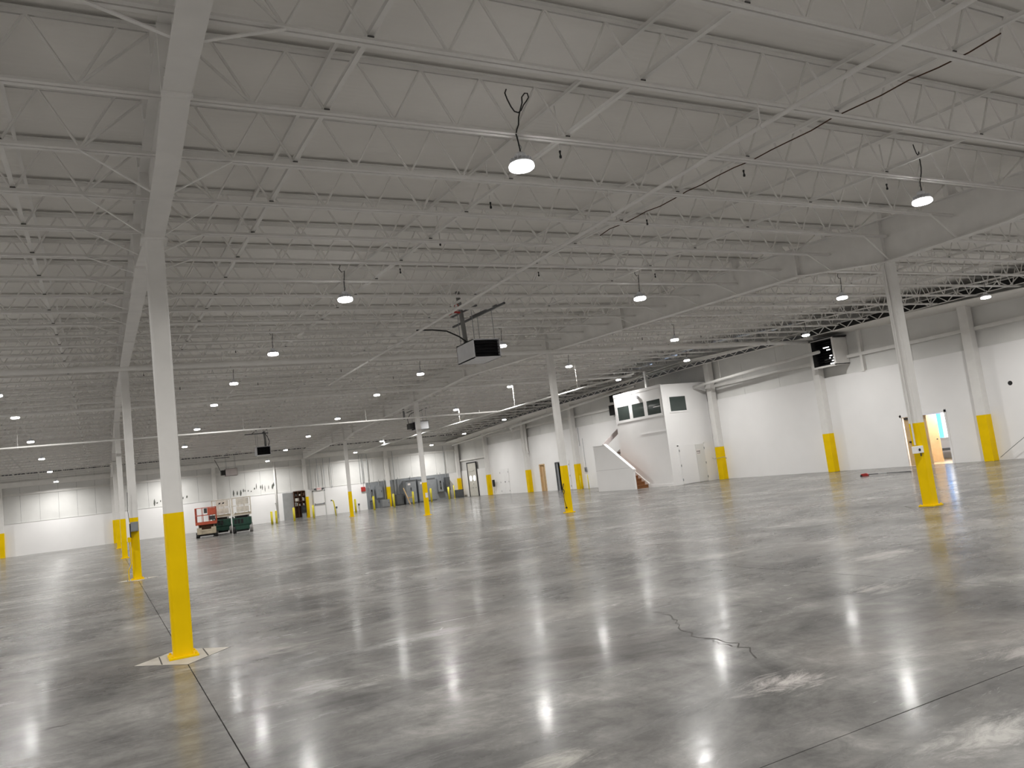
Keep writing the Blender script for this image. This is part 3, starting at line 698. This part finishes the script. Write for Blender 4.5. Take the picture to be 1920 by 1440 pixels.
# exhaust louvre box on the wall column
t = empty('exhaust_louvre', (29.6, 24.48, 4.78), 0, 'large exhaust fan box with dark louvred front high on the right wall', 'exhaust fan'); sh = local((29.6, 24.48, 4.78))
x0, x1, y0, y1, z0, z1 = 29.2, 30.1, 23.85, 25.12, 4.78, 6.02
cs = MB(); cs.box(x0,x1,y0,y0+.03,z0,z1).box(x0,x1,y1-.03,y1,z0,z1).box(x0,x1,y0,y1,z0,z0+.03).box(x0,x1,y0,y1,z1-.03,z1)
sh(cs).build('housing', M['steel_white'], t)
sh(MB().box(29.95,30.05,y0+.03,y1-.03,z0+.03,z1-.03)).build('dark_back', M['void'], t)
sh(MB().box(29.22,29.95,y1-.045,y1-.03,z0+.03,z1-.03)).build('dark_side', M['void'], t)  # dark linings put the shade inside the housing into colour
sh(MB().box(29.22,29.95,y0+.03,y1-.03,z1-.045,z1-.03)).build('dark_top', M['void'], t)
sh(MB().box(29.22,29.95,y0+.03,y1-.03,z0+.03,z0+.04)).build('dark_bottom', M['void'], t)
for k in range(9):
    z = z0+.1+k*.125
    sh(MB().add([(29.45,y0+.03,z),(29.45,y1-.05,z),(29.70,y1-.03,z+.08),(29.70,y0+.03,z+.08),(29.45,y0+.03,z-.008),(29.45,y1-.05,z-.008),(29.70,y1-.03,z+.072),(29.70,y0+.03,z+.072)],
                [(0,1,2,3),(7,6,5,4),(0,4,5,1),(3,2,6,7)])).build('louvre_blade', M['black'], t)
m = mat('slit_light', (1,1,1), .5, emit=2.5)
for ya, yb_, z in ((24.3,24.62,5.62),(24.25,24.45,5.50),(23.92,24.02,5.7),(23.92,24.0,5.58),(24.2,24.32,5.22),(24.0,24.1,5.2),(24.3,24.36,5.12),(24.05,24.15,5.1),(23.92,24.0,5.3),(24.15,24.24,4.98),(23.92,23.99,5.0),(24.1,24.35,4.86),(23.95,24.05,4.88)):
    sh(MB().box(29.430,29.440,ya,yb_,z,z+.04)).build('daylight_slit', m, t)
sh(MB().box(29.16,29.2,y0-.03,y0+.06,z0-.03,z1)).build('front_trim', M['steel_white'], t)
sh(MB().box(29.16,29.2,y0-.03,y1,z0-.05,z0+.03)).build('front_trim', M['steel_white'], t)
sh(MB().box(29.18,30.0,y1-1.4,y1+.05,z1,z1+.05)).build('top_rail', M['dark'], t)
tag(MB().box(29.93,30.11,23.05,23.17,4.3,6.15).build('wall_stud', M['steel_white']), 'short white stud on the wall right of the exhaust fan', 'stud')

# ------------------------------------------------------------------ office booth and stairs
OX, OY0, OY1, OZ = 26.85, 33.34, 37.8, 5.45
of = empty('office_booth', (28.4, 35.5, 0), 0, 'tall white two-storey office booth with upper windows', 'office'); sh = local((28.4, 35.5, 0))
sh(MB().box(OX, 29.97, OY0, OY1, 0, OZ)).build('walls', M['wall_white'], of)
sh(MB().box(OX-.012, OX, OY0-.02, OY1, OZ-.14, OZ+.03)).build('top_fascia', M['wall_white'], of)
sh(MB().box(OX-.025, OX+.07, OY0-.025, OY0, 0, OZ)).build('corner_trim', M['wall_white'], of)
sh(MB().box(OX-.015, OX, OY0, 35.55, 0, .14)).build('baseboard', M['wall_white'], of)
sh(MB().box(OX, 27.4, OY0-.015, OY0, 0, .14)).build('baseboard', M['wall_white'], of)
sh(MB().box(OX-.015, OX, 33.3, 35.6, 2.95, 3.0)).build('wall_seam', M['wall_white'], of)
ya, yb_ = 33.45, 37.62
wf = sh(MB().box(OX-.014,OX,ya,yb_,3.84,3.94).box(OX-.014,OX,ya,yb_,4.72,4.80).box(OX-.014,OX,ya,ya+.1,3.94,4.72).box(OX-.014,OX,yb_-.1,yb_,3.94,4.72).box(OX-.014,OX,34.72,35.02,3.94,4.72).box(OX-.014,OX,36.1,36.4,3.94,4.72)).build('window_frame', M['wall_white'], of)
for a, c in ((33.55,34.72),(35.02,36.1),(36.4,37.52)): sh(MB().box(OX-.008,OX-.001,a,c,3.94,4.72)).build('pane', M['glass_dark'], wf)
sh(MB().box(OX-.014,OX-.008,33.6,34.2,4.31,4.345)).build('pane_bar', M['wall_white'], wf)
sh(MB().box(OX-.018,OX,ya-.05,yb_+.05,3.80,3.85)).build('window_sill', M['wall_white'], of)
wf = sh(MB().box(27.22,28.52,OY0-.02,OY0,3.87,3.96).box(27.22,28.52,OY0-.02,OY0,4.74,4.83).box(27.22,27.32,OY0-.02,OY0,3.96,4.74).box(28.42,28.52,OY0-.02,OY0,3.96,4.74)).build('window_frame', M['wall_white'], of)
sh(MB().box(27.32,28.42,OY0-.008,OY0-.001,3.96,4.74)).build('pane', M['glass_dark'], wf)
lampm = MB()
lampm.cyl((OX-.09,35.45,5.06),(OX,35.45,5.06),.10,14)
sh(lampm).build('wall_lamp', M['heater_white'], of)
dd = sh(MB().box(27.40,27.47,OY0-.03,OY0,0,2.1).box(29.21,29.28,OY0-.03,OY0,0,2.1).box(27.40,29.28,OY0-.03,OY0,2.04,2.11)).build('door_frame', M['wall_white'], of)
for a, c, hx in ((27.475,28.60,27.475),(28.61,29.205,29.205)):
    o = sh(MB().box(a,c,OY0-.045,OY0-.006,.015,2.035)).build('door_leaf', M['wall_white'] if a < 28 else M['panel_grey'], of)  # right leaf's greyer colour stands in for the shadow on it
    for z in (.25,1.0,1.8): sh(MB().box(hx-.02,hx+.02,OY0-.06,OY0-.045,z-.06,z+.06)).build('hinge', M['grey_metal'], o)
sg = sh(MB().box(28.64,28.90,OY0-.049,OY0-.046,1.50,1.76)).build('door_sign', M['sign_white'], of)
for z, h, xs_ in ((1.66,.07,(28.66,28.70,28.745,28.785,28.825,28.86)), (1.56,.05,(28.68,28.725,28.77,28.815,28.855))):
    for k, xx in enumerate(xs_): sh(MB().box(xx,xx+.026,OY0-.0505,OY0-.049,z-h/2,z+h/2)).build('lettering', M['dark'], sg)
sh(MB().box(OX+.1,29.97,OY0+.1,OY1-.1,OZ,OZ+.02)).build('roof_board', M['grey_dark'], of)

hw = empty('stair_half_wall', (25.86, 37.2, 0), 0, 'grey-white sloping half wall guarding the wooden stairs', 'half wall'); sh = local((25.86, 37.2, 0))
sh(MB().prism([(35.38,0),(39.0,0),(39.0,2.62),(37.86,2.62),(35.38,1.05)], 'x', 25.80, 25.92)).build('panel', M['wall_white'], hw)
sh(MB().prism([(35.33,1.03),(37.86,2.63),(37.86,2.71),(35.33,1.11)], 'x', 25.76, 25.96)).build('cap', M['wall_white'], hw)
sh(MB().box(25.76,25.96,37.86,39.02,2.62,2.66)).build('cap', M['wall_white'], hw)
sh(MB().box(25.795,25.80,35.38,39.0,1.2,1.215)).build('panel_seam', M['wall_grey'], hw)
st = empty('staircase', (26.38, 35.6, 0), 0, 'brown wooden staircase climbing beside the office booth', 'stairs'); sh = local((26.38, 35.6, 0))
for k in range(9):
    y0 = 35.55+k*.28; z = .18*(k+1)
    sh(MB().box(25.92,26.82,y0-.03,y0+.28,z-.035,z)).build('tread', M['wood'], st)
    sh(MB().box(25.92,26.82,y0,y0+.02,z-.18,z-.035)).build('riser', M['wood'], st)
sh(MB().box(25.92,26.82,38.07,39.0,1.58,1.62)).build('landing', M['wood'], st)
sh(MB().prism([(35.45,0),(35.75,0),(38.2,1.6),(38.2,1.95),(35.45,.22)], 'x', 26.815, 26.845)).build('stringer', M['wall_white'], st)
for k in range(8):
    x0 = 26.9+k*.28; z = 1.62+.18*(k+1)
    sh(MB().box(x0,x0+.3,38.05,38.95,z-.04,z)).build('tread', M['wood'], st)
sh(MB().prism([(26.5,2.45),(28.9,4.1),(28.9,4.4),(26.5,2.75)], 'y', 38.95, 39.03)).build('upper_rail', M['pink_grey'], st)
sh(MB().prism([(26.8,1.5),(29.2,3.05),(29.2,3.3),(26.8,1.8)], 'y', 38.95, 39.0)).build('upper_stringer', M['wall_white'], st)
t = empty('louvre_panel', (29.9, 41.95, 4.75), 0, 'black louvred panel on the wall left of the office top', 'vent'); 
MB().box(-.06,.1,-.7,.7,-.1,.55).build('upper_grille', M['void'], t); MB().box(-.06,.1,-.62,.5,.75,1.35).build('lower_grille', M['void'], t); MB().box(-.08,.1,-.75,.75,.57,.7).build('rail', M['steel_white'], t)
for k, x in enumerate((28.15, 28.55)): tag(MB().cyl((x,36.2+.4*k,OZ),(x,36.2+.4*k,zb(36)-.05),.09,12).build('roof_duct', M['steel_white']), f'{["left","right"][k]} white duct rising from the office booth roof', 'duct')

# ------------------------------------------------------------------ floor squeegee
t = empty('floor_squeegee', (25.67, 20.5, 0), math.atan2(19.1-20.5, 26.42-25.67), 'red-headed squeegee with long dark handle lying on the floor', 'squeegee')
MB().prism([(-.16,0),(.1,0),(.12,.05),(.04,.10),(-.14,.09)], 'y', -.09, .09).build('head', M['red'], t)
MB().box(-.17,-.1,-.11,.11,0,.05).build('rubber_blade', M['rubber'], t)
MB().cyl((.1,0,.05),(1.58,0,.022),.016,8).build('handle', M['grey_dark'], t, True); MB().cyl((.45,0,.047),(.75,0,.041),.02,8).build('grip', M['galv'], t, True)

# ------------------------------------------------------------------ boxes on columns
t = empty('switch_box', (XA, YA+BAY-.18, 1.5), 0, 'grey switch box with conduits on the second left-row column', 'switch box')
MB().box(-.1,.1,-.09,.06,-.13,.14).build('body', M['grey_metal'], t, bevel=.006); MB().box(-.085,.085,-.1,-.09,-.11,.12).build('cover', M['grey_paint'], t)
MB().box(-.13,-.10,-.05,.05,-.3,.1).build('side_handle', M['dark'], t)
MB().tube([(-.13,0,1.0),(-.15,0,.5),(-.12,0,.14)], .008, 6).build('cable', M['dark'], t)
o = MB().box(-.2,-.115,-.06,.04,-.42,-.28).build('outlet_box', M['yellow'], t)
MB().tube([(-.15,0,-.42),(-.14,0,-1.02),(-.17,0,-1.12),(-.22,0,-1.2),(-.22,0,-1.497)], .014, 8).build('conduit', M['yellow'], t)
t = empty('control_box', (XB-.19, YA-.08, 1.2), 0, 'white control box with black knob on the large right column', 'control box')
MB().box(-.15,.08,-.06,.05,-.07,.08).build('body', M['wall_white'], t, bevel=.006); MB().cyl((-.06,-.075,.0),(-.06,-.06,.0),.028,12).build('knob', M['black'], t); MB().cyl((.02,-.02,-.14),(.02,-.02,-.07),.012,6).build('gland', M['dark'], t)
tag(MB().tube([(XB-.135,YA+.02,1.3),(XB-.135,YA+.02,5.2),(XB-.11,YA+.02,5.27),(XB+.02,YA+.02-.13,5.3)], .02, 8).build('column_conduit', M['steel_white']), 'thin conduit running up the left edge of the large right column', 'conduit')
t = empty('hanging_cable', (XB-.14, YA+BAY-.06, .85), 0, 'black cable bundle hanging on the centre column', 'cable')
MB().tube([(0,0,.25),(-.05,0,.1),(-.08,0,-.05),(-.03,0,-.12),(.0,0,-.02),(-.06,0,.06)], .016, 6).build('coil', M['black'], t); MB().tube([(-.05,0,-.1),(-.04,0,-.4),(.0,0,-.62)], .01, 6).build('tail', M['black'], t); MB().box(-.02,.04,-.03,.03,-.68,-.62).build('plug', M['black'], t)
tag(MB().box(XB-.06,XB+.08,YA+2*BAY-.122,YA+2*BAY-.118,.95,1.2).build('column_sticker', M['sign_white']), 'white notice stuck on the column before the switchgear', 'notice')

# ------------------------------------------------------------------ back wall: switchgear
YF = YK
tag(MB().box(20.72,22.57,YF-.03,YF,.0,2.33).build('equipment_board', M['grey_paint']), 'grey equipment board left of the yellow back wall column', 'board')
tag(MB().box(22.89,28.75,YF-.03,YF,.0,2.33).build('equipment_board', M['grey_paint']), 'long grey equipment board behind the tall switchgear', 'board')
def cabinet(x0, x1, z0, z1, dep, label, col='grey_paint', kind='plain', y=None):
    yy = (YF-.03) if y is None else y; c = ((x0+x1)/2, yy-dep/2, z0); t = empty('electrical_cabinet', c, 0, label, 'cabinet', 'electrical cabinets'); w = (x1-x0)/2; h = z1-z0
    MB().box(-w,w,-dep/2,dep/2,0,h).build('body', M[col], t)
    d_ = MB().box(-w+.03,w-.03,-dep/2-.02,-dep/2,.05,h-.05).build('door', M[col], t)
    if kind == 'switch':
        MB().box(-.06,.06,-dep/2-.07,-dep/2-.02,h*.22,h*.85).build('handle', M['black'], d_); MB().box(-.015,.015,-dep/2-.08,-dep/2-.07,h*.35,h*.7).build('lever', M['galv'], d_)
    elif kind == 'vent':
        MB().box(-w+.02,w-.02,-dep/2-.025,-dep/2-.015,h-.16,h-.03).build('vent_strip', M['grey_dark'], d_); MB().box(-w+.02,w-.02,-dep/2-.025,-dep/2-.015,.02,.14).build('vent_strip', M['grey_dark'], d_)
        MB().box(-w+.2,-w+.45,-dep/2-.024,-dep/2-.02,h*.78,h*.86).build('label_plate', M['sign_white'], d_); MB().box(-.05,.0,-dep/2-.05,-dep/2-.02,h*.55,h*.68).build('handle', M['black'], d_)
    else: MB().box(w-.12,w-.08,-dep/2-.035,-dep/2-.02,h*.45,h*.6).build('handle', M['dark'], d_)
    return t
cabinet(20.92,21.35,.72,1.85,.22,'leftmost grey disconnect switch with black handle, near the red alarm box','grey_paint','switch')
cabinet(21.55,22.15,.85,1.98,.2,'grey breaker panel with a white plate, second from the left','grey_paint')
cabinet(20.95,21.3,.0,.66,.3,'dark floor box under the leftmost disconnect switch','grey_dark')
cabinet(21.85,22.55,.02,.68,.7,'low grey transformer box on the floor left of a yellow column','grey_metal')
cabinet(23.3,23.95,.05,.98,.5,'short dark grey transformer right of the yellow back wall column','grey_dark')
cabinet(24.15,25.15,.0,2.15,.75,'tall narrow grey switchgear cabinet with dark side','grey_paint','vent')
cabinet(25.35,27.05,.0,2.12,.7,'widest grey switchgear cabinet behind the stickered column','grey_paint','vent')
cabinet(27.45,27.98,.72,1.92,.25,'right-hand grey disconnect switch with black handle','grey_paint','switch')
cabinet(28.2,28.6,.8,2.0,.45,'rightmost wall cabinet of the switchgear with dark side','grey_dark')
cabinet(28.95,29.6,.0,.72,.55,'dark grey low cabinet standing in the back corner','grey_dark', y=YF-.55)
for k, (x, z0) in enumerate(((21.0,1.85),(21.9,1.98),(22.4,.7),(23.4,1.0),(23.7,1.0),(24.9,2.2),(26.2,2.2),(27.55,1.92),(27.85,1.92),(28.4,2.0))):
    tag(MB().cyl((x,YF-.1,z0),(x,YF-.1,4.9 if k % 3 == 0 else 2.5),.03,8).build('conduit', M['galv']), f'{ordinal(k+1)} vertical grey conduit from the left above the switchgear', 'conduit', 'conduits above the switchgear')
for k, x in enumerate((15.95,16.55,17.1,17.7,20.3,20.6)):
    tag(MB().cyl((x,YF-.05,2.3),(x,YF-.05,4.9),.022,8).build('wall_conduit', M['galv']), f'{ordinal(k+1)} thin conduit from the left above the exit door wall', 'conduit', 'conduits above the exit door')
t = empty('wall_pipe', (12.9, YF-.2, 0), 0, 'white vertical pipe on the back wall between lifts and parts panel', 'pipe')
MB().cyl((0,0,.3),(0,0,5.0),.07,12).build('run', M['steel_white'], t, True); MB().cyl((0,0,.28),(0,0,.6),.085,12).build('coupling', M['galv'], t)
for z in (1.5,3.2): MB().box(-.1,.1,.05,.2,z,z+.05).build('clamp', M['galv'], t)
t = empty('alarm_box', (20.45, YF-.06, 1.82), 0, 'red square alarm box on the back wall', 'alarm box')
MB().box(-.19,.19,-.06,.06,-.2,.2).build('body', M['red'], t, bevel=.01); MB().box(-.15,.15,-.07,-.06,-.15,.15).build('cover', M['red'], t); MB().cyl((.05,.0,.2),(.05,.0,2.9),.02,6).build('conduit', M['galv'], t)
for k, x in enumerate((17.9,19.9)):
    t = empty('outlet_post', (x, YF-.15, 0), 0, ['small dark outlet post left of a yellow bollard','small dark outlet post below the red alarm box'][k], 'outlet')
    MB().cyl((0,0,0),(0,0,.5),.02,6).build('post', M['galv'], t); MB().box(-.07,.07,-.05,.05,.45,.62).build('box', M['grey_dark'], t)
# exit door with sign
t = empty('door_7', (16.52, YF, 0), 0, 'white exit door with push bar in the back wall', 'door', kind='structure'); sh = local((16.52, YF, 0))
sh(MB().box(15.98,16.06,YF-.05,YF,0,2.18).box(16.98,17.06,YF-.05,YF,0,2.18).box(15.98,17.06,YF-.05,YF,2.1,2.18)).build('frame', M['wall_grey'], t)
o = sh(MB().box(16.06,16.98,YF-.035,YF-.005,.01,2.1)).build('door_leaf', M['wall_white'], t)
sh(MB().box(16.1,16.94,YF-.1,YF-.05,.98,1.06)).build('push_bar', M['grey_metal'], o); sh(MB().box(16.1,16.16,YF-.06,YF-.03,.94,1.1)).build('bar_end', M['dark'], o); sh(MB().box(16.88,16.94,YF-.06,YF-.03,.94,1.1)).build('bar_end', M['dark'], o)
t = empty('exit_sign', (16.55, YF-.08, 2.3), 0, 'red and white exit sign above the back door', 'sign')
MB().box(-.21,.21,-.03,.03,-.14,.14).build('panel', M['sign_white'], t)
tc = bpy.data.curves.new('exit_text', 'FONT'); tc.body = 'EXIT'; tc.size = .2; tc.align_x = 'CENTER'; tc.align_y = 'CENTER'; tc.extrude = .003; tc.materials.append(M['sign_red'])
tmp = bpy.data.objects.new('lettering', tc); tme = bpy.data.meshes.new_from_object(tmp); bpy.data.objects.remove(tmp); to = bpy.data.objects.new('lettering', tme); COL.objects.link(to); to.parent = t; to.location = (0,-.033,0); to.rotation_euler = (PI/2,0,0)
for s in (-1, 1): MB().box(s*.33-.08,s*.33+.08,-.06,.06,-.05,.06).build('emergency_lamp', M['grey_dark'], t)
# parts panel: grey sheet with rusty parts
tag(MB().box(13.45,14.35,YF-.06,YF-.0,0,2.28).build('sheet_panel', M['galv']), 'grey corrugated sheet panel on the back wall left of rusty parts', 'panel')
t = empty('parts_rack', (14.85, YF-.2, 0), 0, 'rusty brown rack crowded with parts beside the exit door column', 'rack')
MB().box(-.5,.42,.1,.15,.1,2.32).build('back_board', M['rust'], t)
for x in (-.5,-.18,.14,.42): MB().box(x-.02,x+.02,-.15,.12,.1,2.3).build('upright', M['rust'], t)
for z in (1.05,1.45,1.9,2.28): MB().box(-.52,.44,-.15,.12,z-.02,z+.02).build('shelf', M['rust'], t)
for k in range(14):
    x = -.42+.8*random.random(); z = random.choice((1.07,1.47,1.92)); h = random.uniform(.1,.32); w = random.uniform(.03,.08)
    MB().box(x-w,x+w,-.12,.05,z,z+h).build('stored_part', M[random.choice(['rust','dark','dock_cream','galv','wood_tan'])], t)
t = empty('charger_box', (15.0, YF-.62, .0), 0, 'black charger box standing in front of the rusty rack', 'charger')
MB().box(-.2,.2,-.15,.15,.45,1.05).build('body', M['black'], t); MB().box(-.16,.16,-.12,.12,0,.45).build('stand', M['grey_metal'], t); MB().box(-.1,.1,-.16,-.15,.7,.9).build('front_plate', M['dark'], t)

# ------------------------------------------------------------------ bollards
BO = [(11.4,62.6,.98,'leftmost of the pair of short yellow bollards near the lifts'),(11.95,63.7,.98,'right one of the pair of short yellow bollards near the lifts'),
      (13.3,63.6,1.05,'pale yellow bollard in front of the grey sheet panel'),(14.9,63.9,1.05,'yellow bollard left of the white exit door'),
      (18.45,64.2,1.1,'yellow bollard right behind the column before the alarm box'),
      (20.0,64.1,1.15,'pale yellow bollard before the leftmost disconnect switch'),(21.75,64.1,1.15,'pale yellow bollard before the short transformers'),
      (23.9,65.2,1.12,'pale yellow bollard before the tall narrow switchgear cabinet'),(25.5,65.0,1.2,'pale yellow bollard just right of the stickered column'),(27.65,66.1,1.12,'pale yellow bollard before the rightmost switchgear')]
for x, y, h, lb in BO:
    t = empty('bollard', (x,y,0), 0, lb, 'bollard', 'yellow bollards')
    MB().cyl((0,0,0),(0,0,h-.06),.085,14).build('post', M['yellow_pale'], t, True); MB().lathe([(.085,h-.06),(.08,h-.03),(.05,h-.008),(0,h)], n=14).build('dome_cap', M['yellow_pale'], t, True)
t = empty('bollard', (16.3,62.6,0), 0, 'bent yellow pipe post right of the exit door', 'post')
MB().tube([(.06,0,0),(.0,0,.7),(-.05,0,1.1),(-.09,0,1.2),(-.2,0,1.23)], .045, 10).build('pipe', M['yellow_pale'], t, True); MB().box(-.26,-.18,-.05,.05,1.18,1.28).build('end_box', M['grey_dark'], t)
t = empty('bollard', (28.4,66.6,0), 0, 'thin yellow post left of the cream dock door', 'post')
MB().cyl((0,0,0),(0,0,1.2),.05,10).build('pipe', M['yellow_pale'], t, True); MB().lathe([(0,0),(.1,0),(.1,.02),(0,.02)], n=12).build('foot', M['yellow_pale'], t)
t = empty('leaning_board', (23.75,65.6,0), 0, 'pale timber leaning brace in front of the tall cabinet', 'timber')
MB().bar((0,0,.0),(-.35,.5,1.5),.07,.07).build('leg', M['wood_tan'], t); MB().bar((-.12,.15,.6),(.25,.15,.62),.06,.1).build('crossbar', M['wood_tan'], t)

# ------------------------------------------------------------------ scissor lifts
def wheel(parent, x, y, r, w, mm='rubber'):
    o = MB().cyl((x-w/2,y,r),(x+w/2,y,r),r,18).build('wheel', M[mm], parent)
    MB().cyl((x-w/2-.006,y,r),(x+w/2+.006,y,r),r*.55,12).build('hub', M['lift_cream'], o)
def lift(x, y, rz, label, kind):
    t = empty('scissor_lift', (x,y,0), rz, label, 'scissor lift', 'scissor lifts')
    if kind == 'red':
        base, plat, w, l, ph, th, wr = 'lift_tan', 'lift_red', .62, .95, .92, 1.84, .17
    else:
        base, plat, w, l, ph, th, wr = 'lift_green', 'lift_cream', .58, .95, 1.22, 2.23, .27
    MB().box(-w+.1,w-.1,-l,l,.2,.5).build('chassis', M[base], t, bevel=.03)
    for sx in (-1,1):
        for sy in (-1,1): wheel(t, sx*(w-.07), sy*(l-.22), wr, .16, 'rubber' if kind == 'red' or sx < 0 else 'tyre_grey')
    if kind == 'red':
        for sx in (-1,1): MB().box(sx*(w-.2)-.14,sx*(w-.2)+.14,-l-.03,-l+.12,.22,.62).build('end_box', M['lift_tan'], t)
    else:
        MB().box(-w+.02,w-.02,-l-.03,l,.48,.95).build('counterweight', M['lift_green'], t, bevel=.04)
        MB().box(-w-.01,-w+.03,-l+.1,l-.1,.5,1.05).build('side_cover', M['lift_sage'], t)
        for k in range(3): MB().box(-w+.1+.2*k+.02,-w+.26+.2*k,-l-.045,-l-.03,.6,.88).build('vent_panel', M['void'], t)
    MB().box(-w+.22,w-.22,-l+.05,l-.05,.1,.24).build('underframe', M['void'], t)
    MB().box(-w+.24,w-.24,-l+.16,l-.16,.5 if kind == 'red' else .9,ph-.13).build('scissor_core', M['rust' if kind == 'red' else 'dark'], t)
    for k in range(4):                                          # folded scissor arms
        z = (.52 if kind == 'red' else .95)+k*.085
        for sx in (-1,1): MB().bar((sx*(w-.18),-l+.12,z),(sx*(w-.18),l-.12,z+.05 if k % 2 else z+.02),.05,.07).build('scissor_arm', M['lift_tan' if kind == 'red' else 'lift_green'], t)
    MB().box(-w,w,-l-.04,l+.04,ph-.13,ph).build('platform', M[plat], t, bevel=.01)
    for sx in (-1,1):
        for yy in (-l,-l*.33,l*.33,l): MB().cyl((sx*(w-.02),yy,ph),(sx*(w-.02),yy,th),.022,8).build('rail_post', M[plat], t)
        for z in ((ph+th)/2, th): MB().cyl((sx*(w-.02),-l,z),(sx*(w-.02),l,z),.022,8).build('guard_rail', M[plat], t)
    for sy in (-1,1):
        for z in ((ph+th)/2, th): MB().cyl((-w+.02,sy*l,z),(w-.02,sy*l,z),.022,8).build('guard_rail', M[plat], t)
        for xx in (-w*.35, w*.3): MB().cyl((xx,sy*l,ph),(xx,sy*l,th),.018,8).build('rail_post', M[plat], t)
    if kind == 'red':
        MB().box(.12,w-.04,-l-.035,-l-.015,1.38,1.8).build('red_panel', M['lift_red'], t); MB().box(.16,w-.08,-l+.02,-l+.25,1.05,1.3).build('control_box', M['dark'], t); MB().box(-.08,.1,-l-.04,-l+.1,1.5,1.8).build('joystick_box', M['dark'], t)
        MB().box(-w,w,-l-.06,-l-.04,.80,.98).build('end_skirt', M['lift_red'], t)
    else:
        MB().box(-.28,w-.1,-l-.03,-l-.012,ph+.1,ph+.44).build('gate_panel', M['lift_cream'], t); MB().box(-.28,w-.1,-l-.03,-l-.012,ph+.56,th-.06).build('gate_panel', M['lift_cream'], t)
        MB().box(-.42,w,-l-.05,-l-.02,ph-.05,ph+.05).build('bumper', M['lift_tan'], t)
    return t
lift(5.80, 54.0, math.radians(-8), 'red scissor lift with folded arms, leftmost of the three', 'red')
g1 = lift(7.02, 56.3, math.radians(-8), 'green scissor lift with cream platform and dark marks, the middle one', 'green')
lift(7.92, 53.6, math.radians(-10), 'green scissor lift with cream platform, rightmost of the three', 'green')
for x in (-.15, .08): MB().prism([(x,1.96),(x+.06,2.05),(x+.17,2.05),(x+.11,1.96)], 'y', -.988, -.981).build('dark_mark', M['black'], g1)
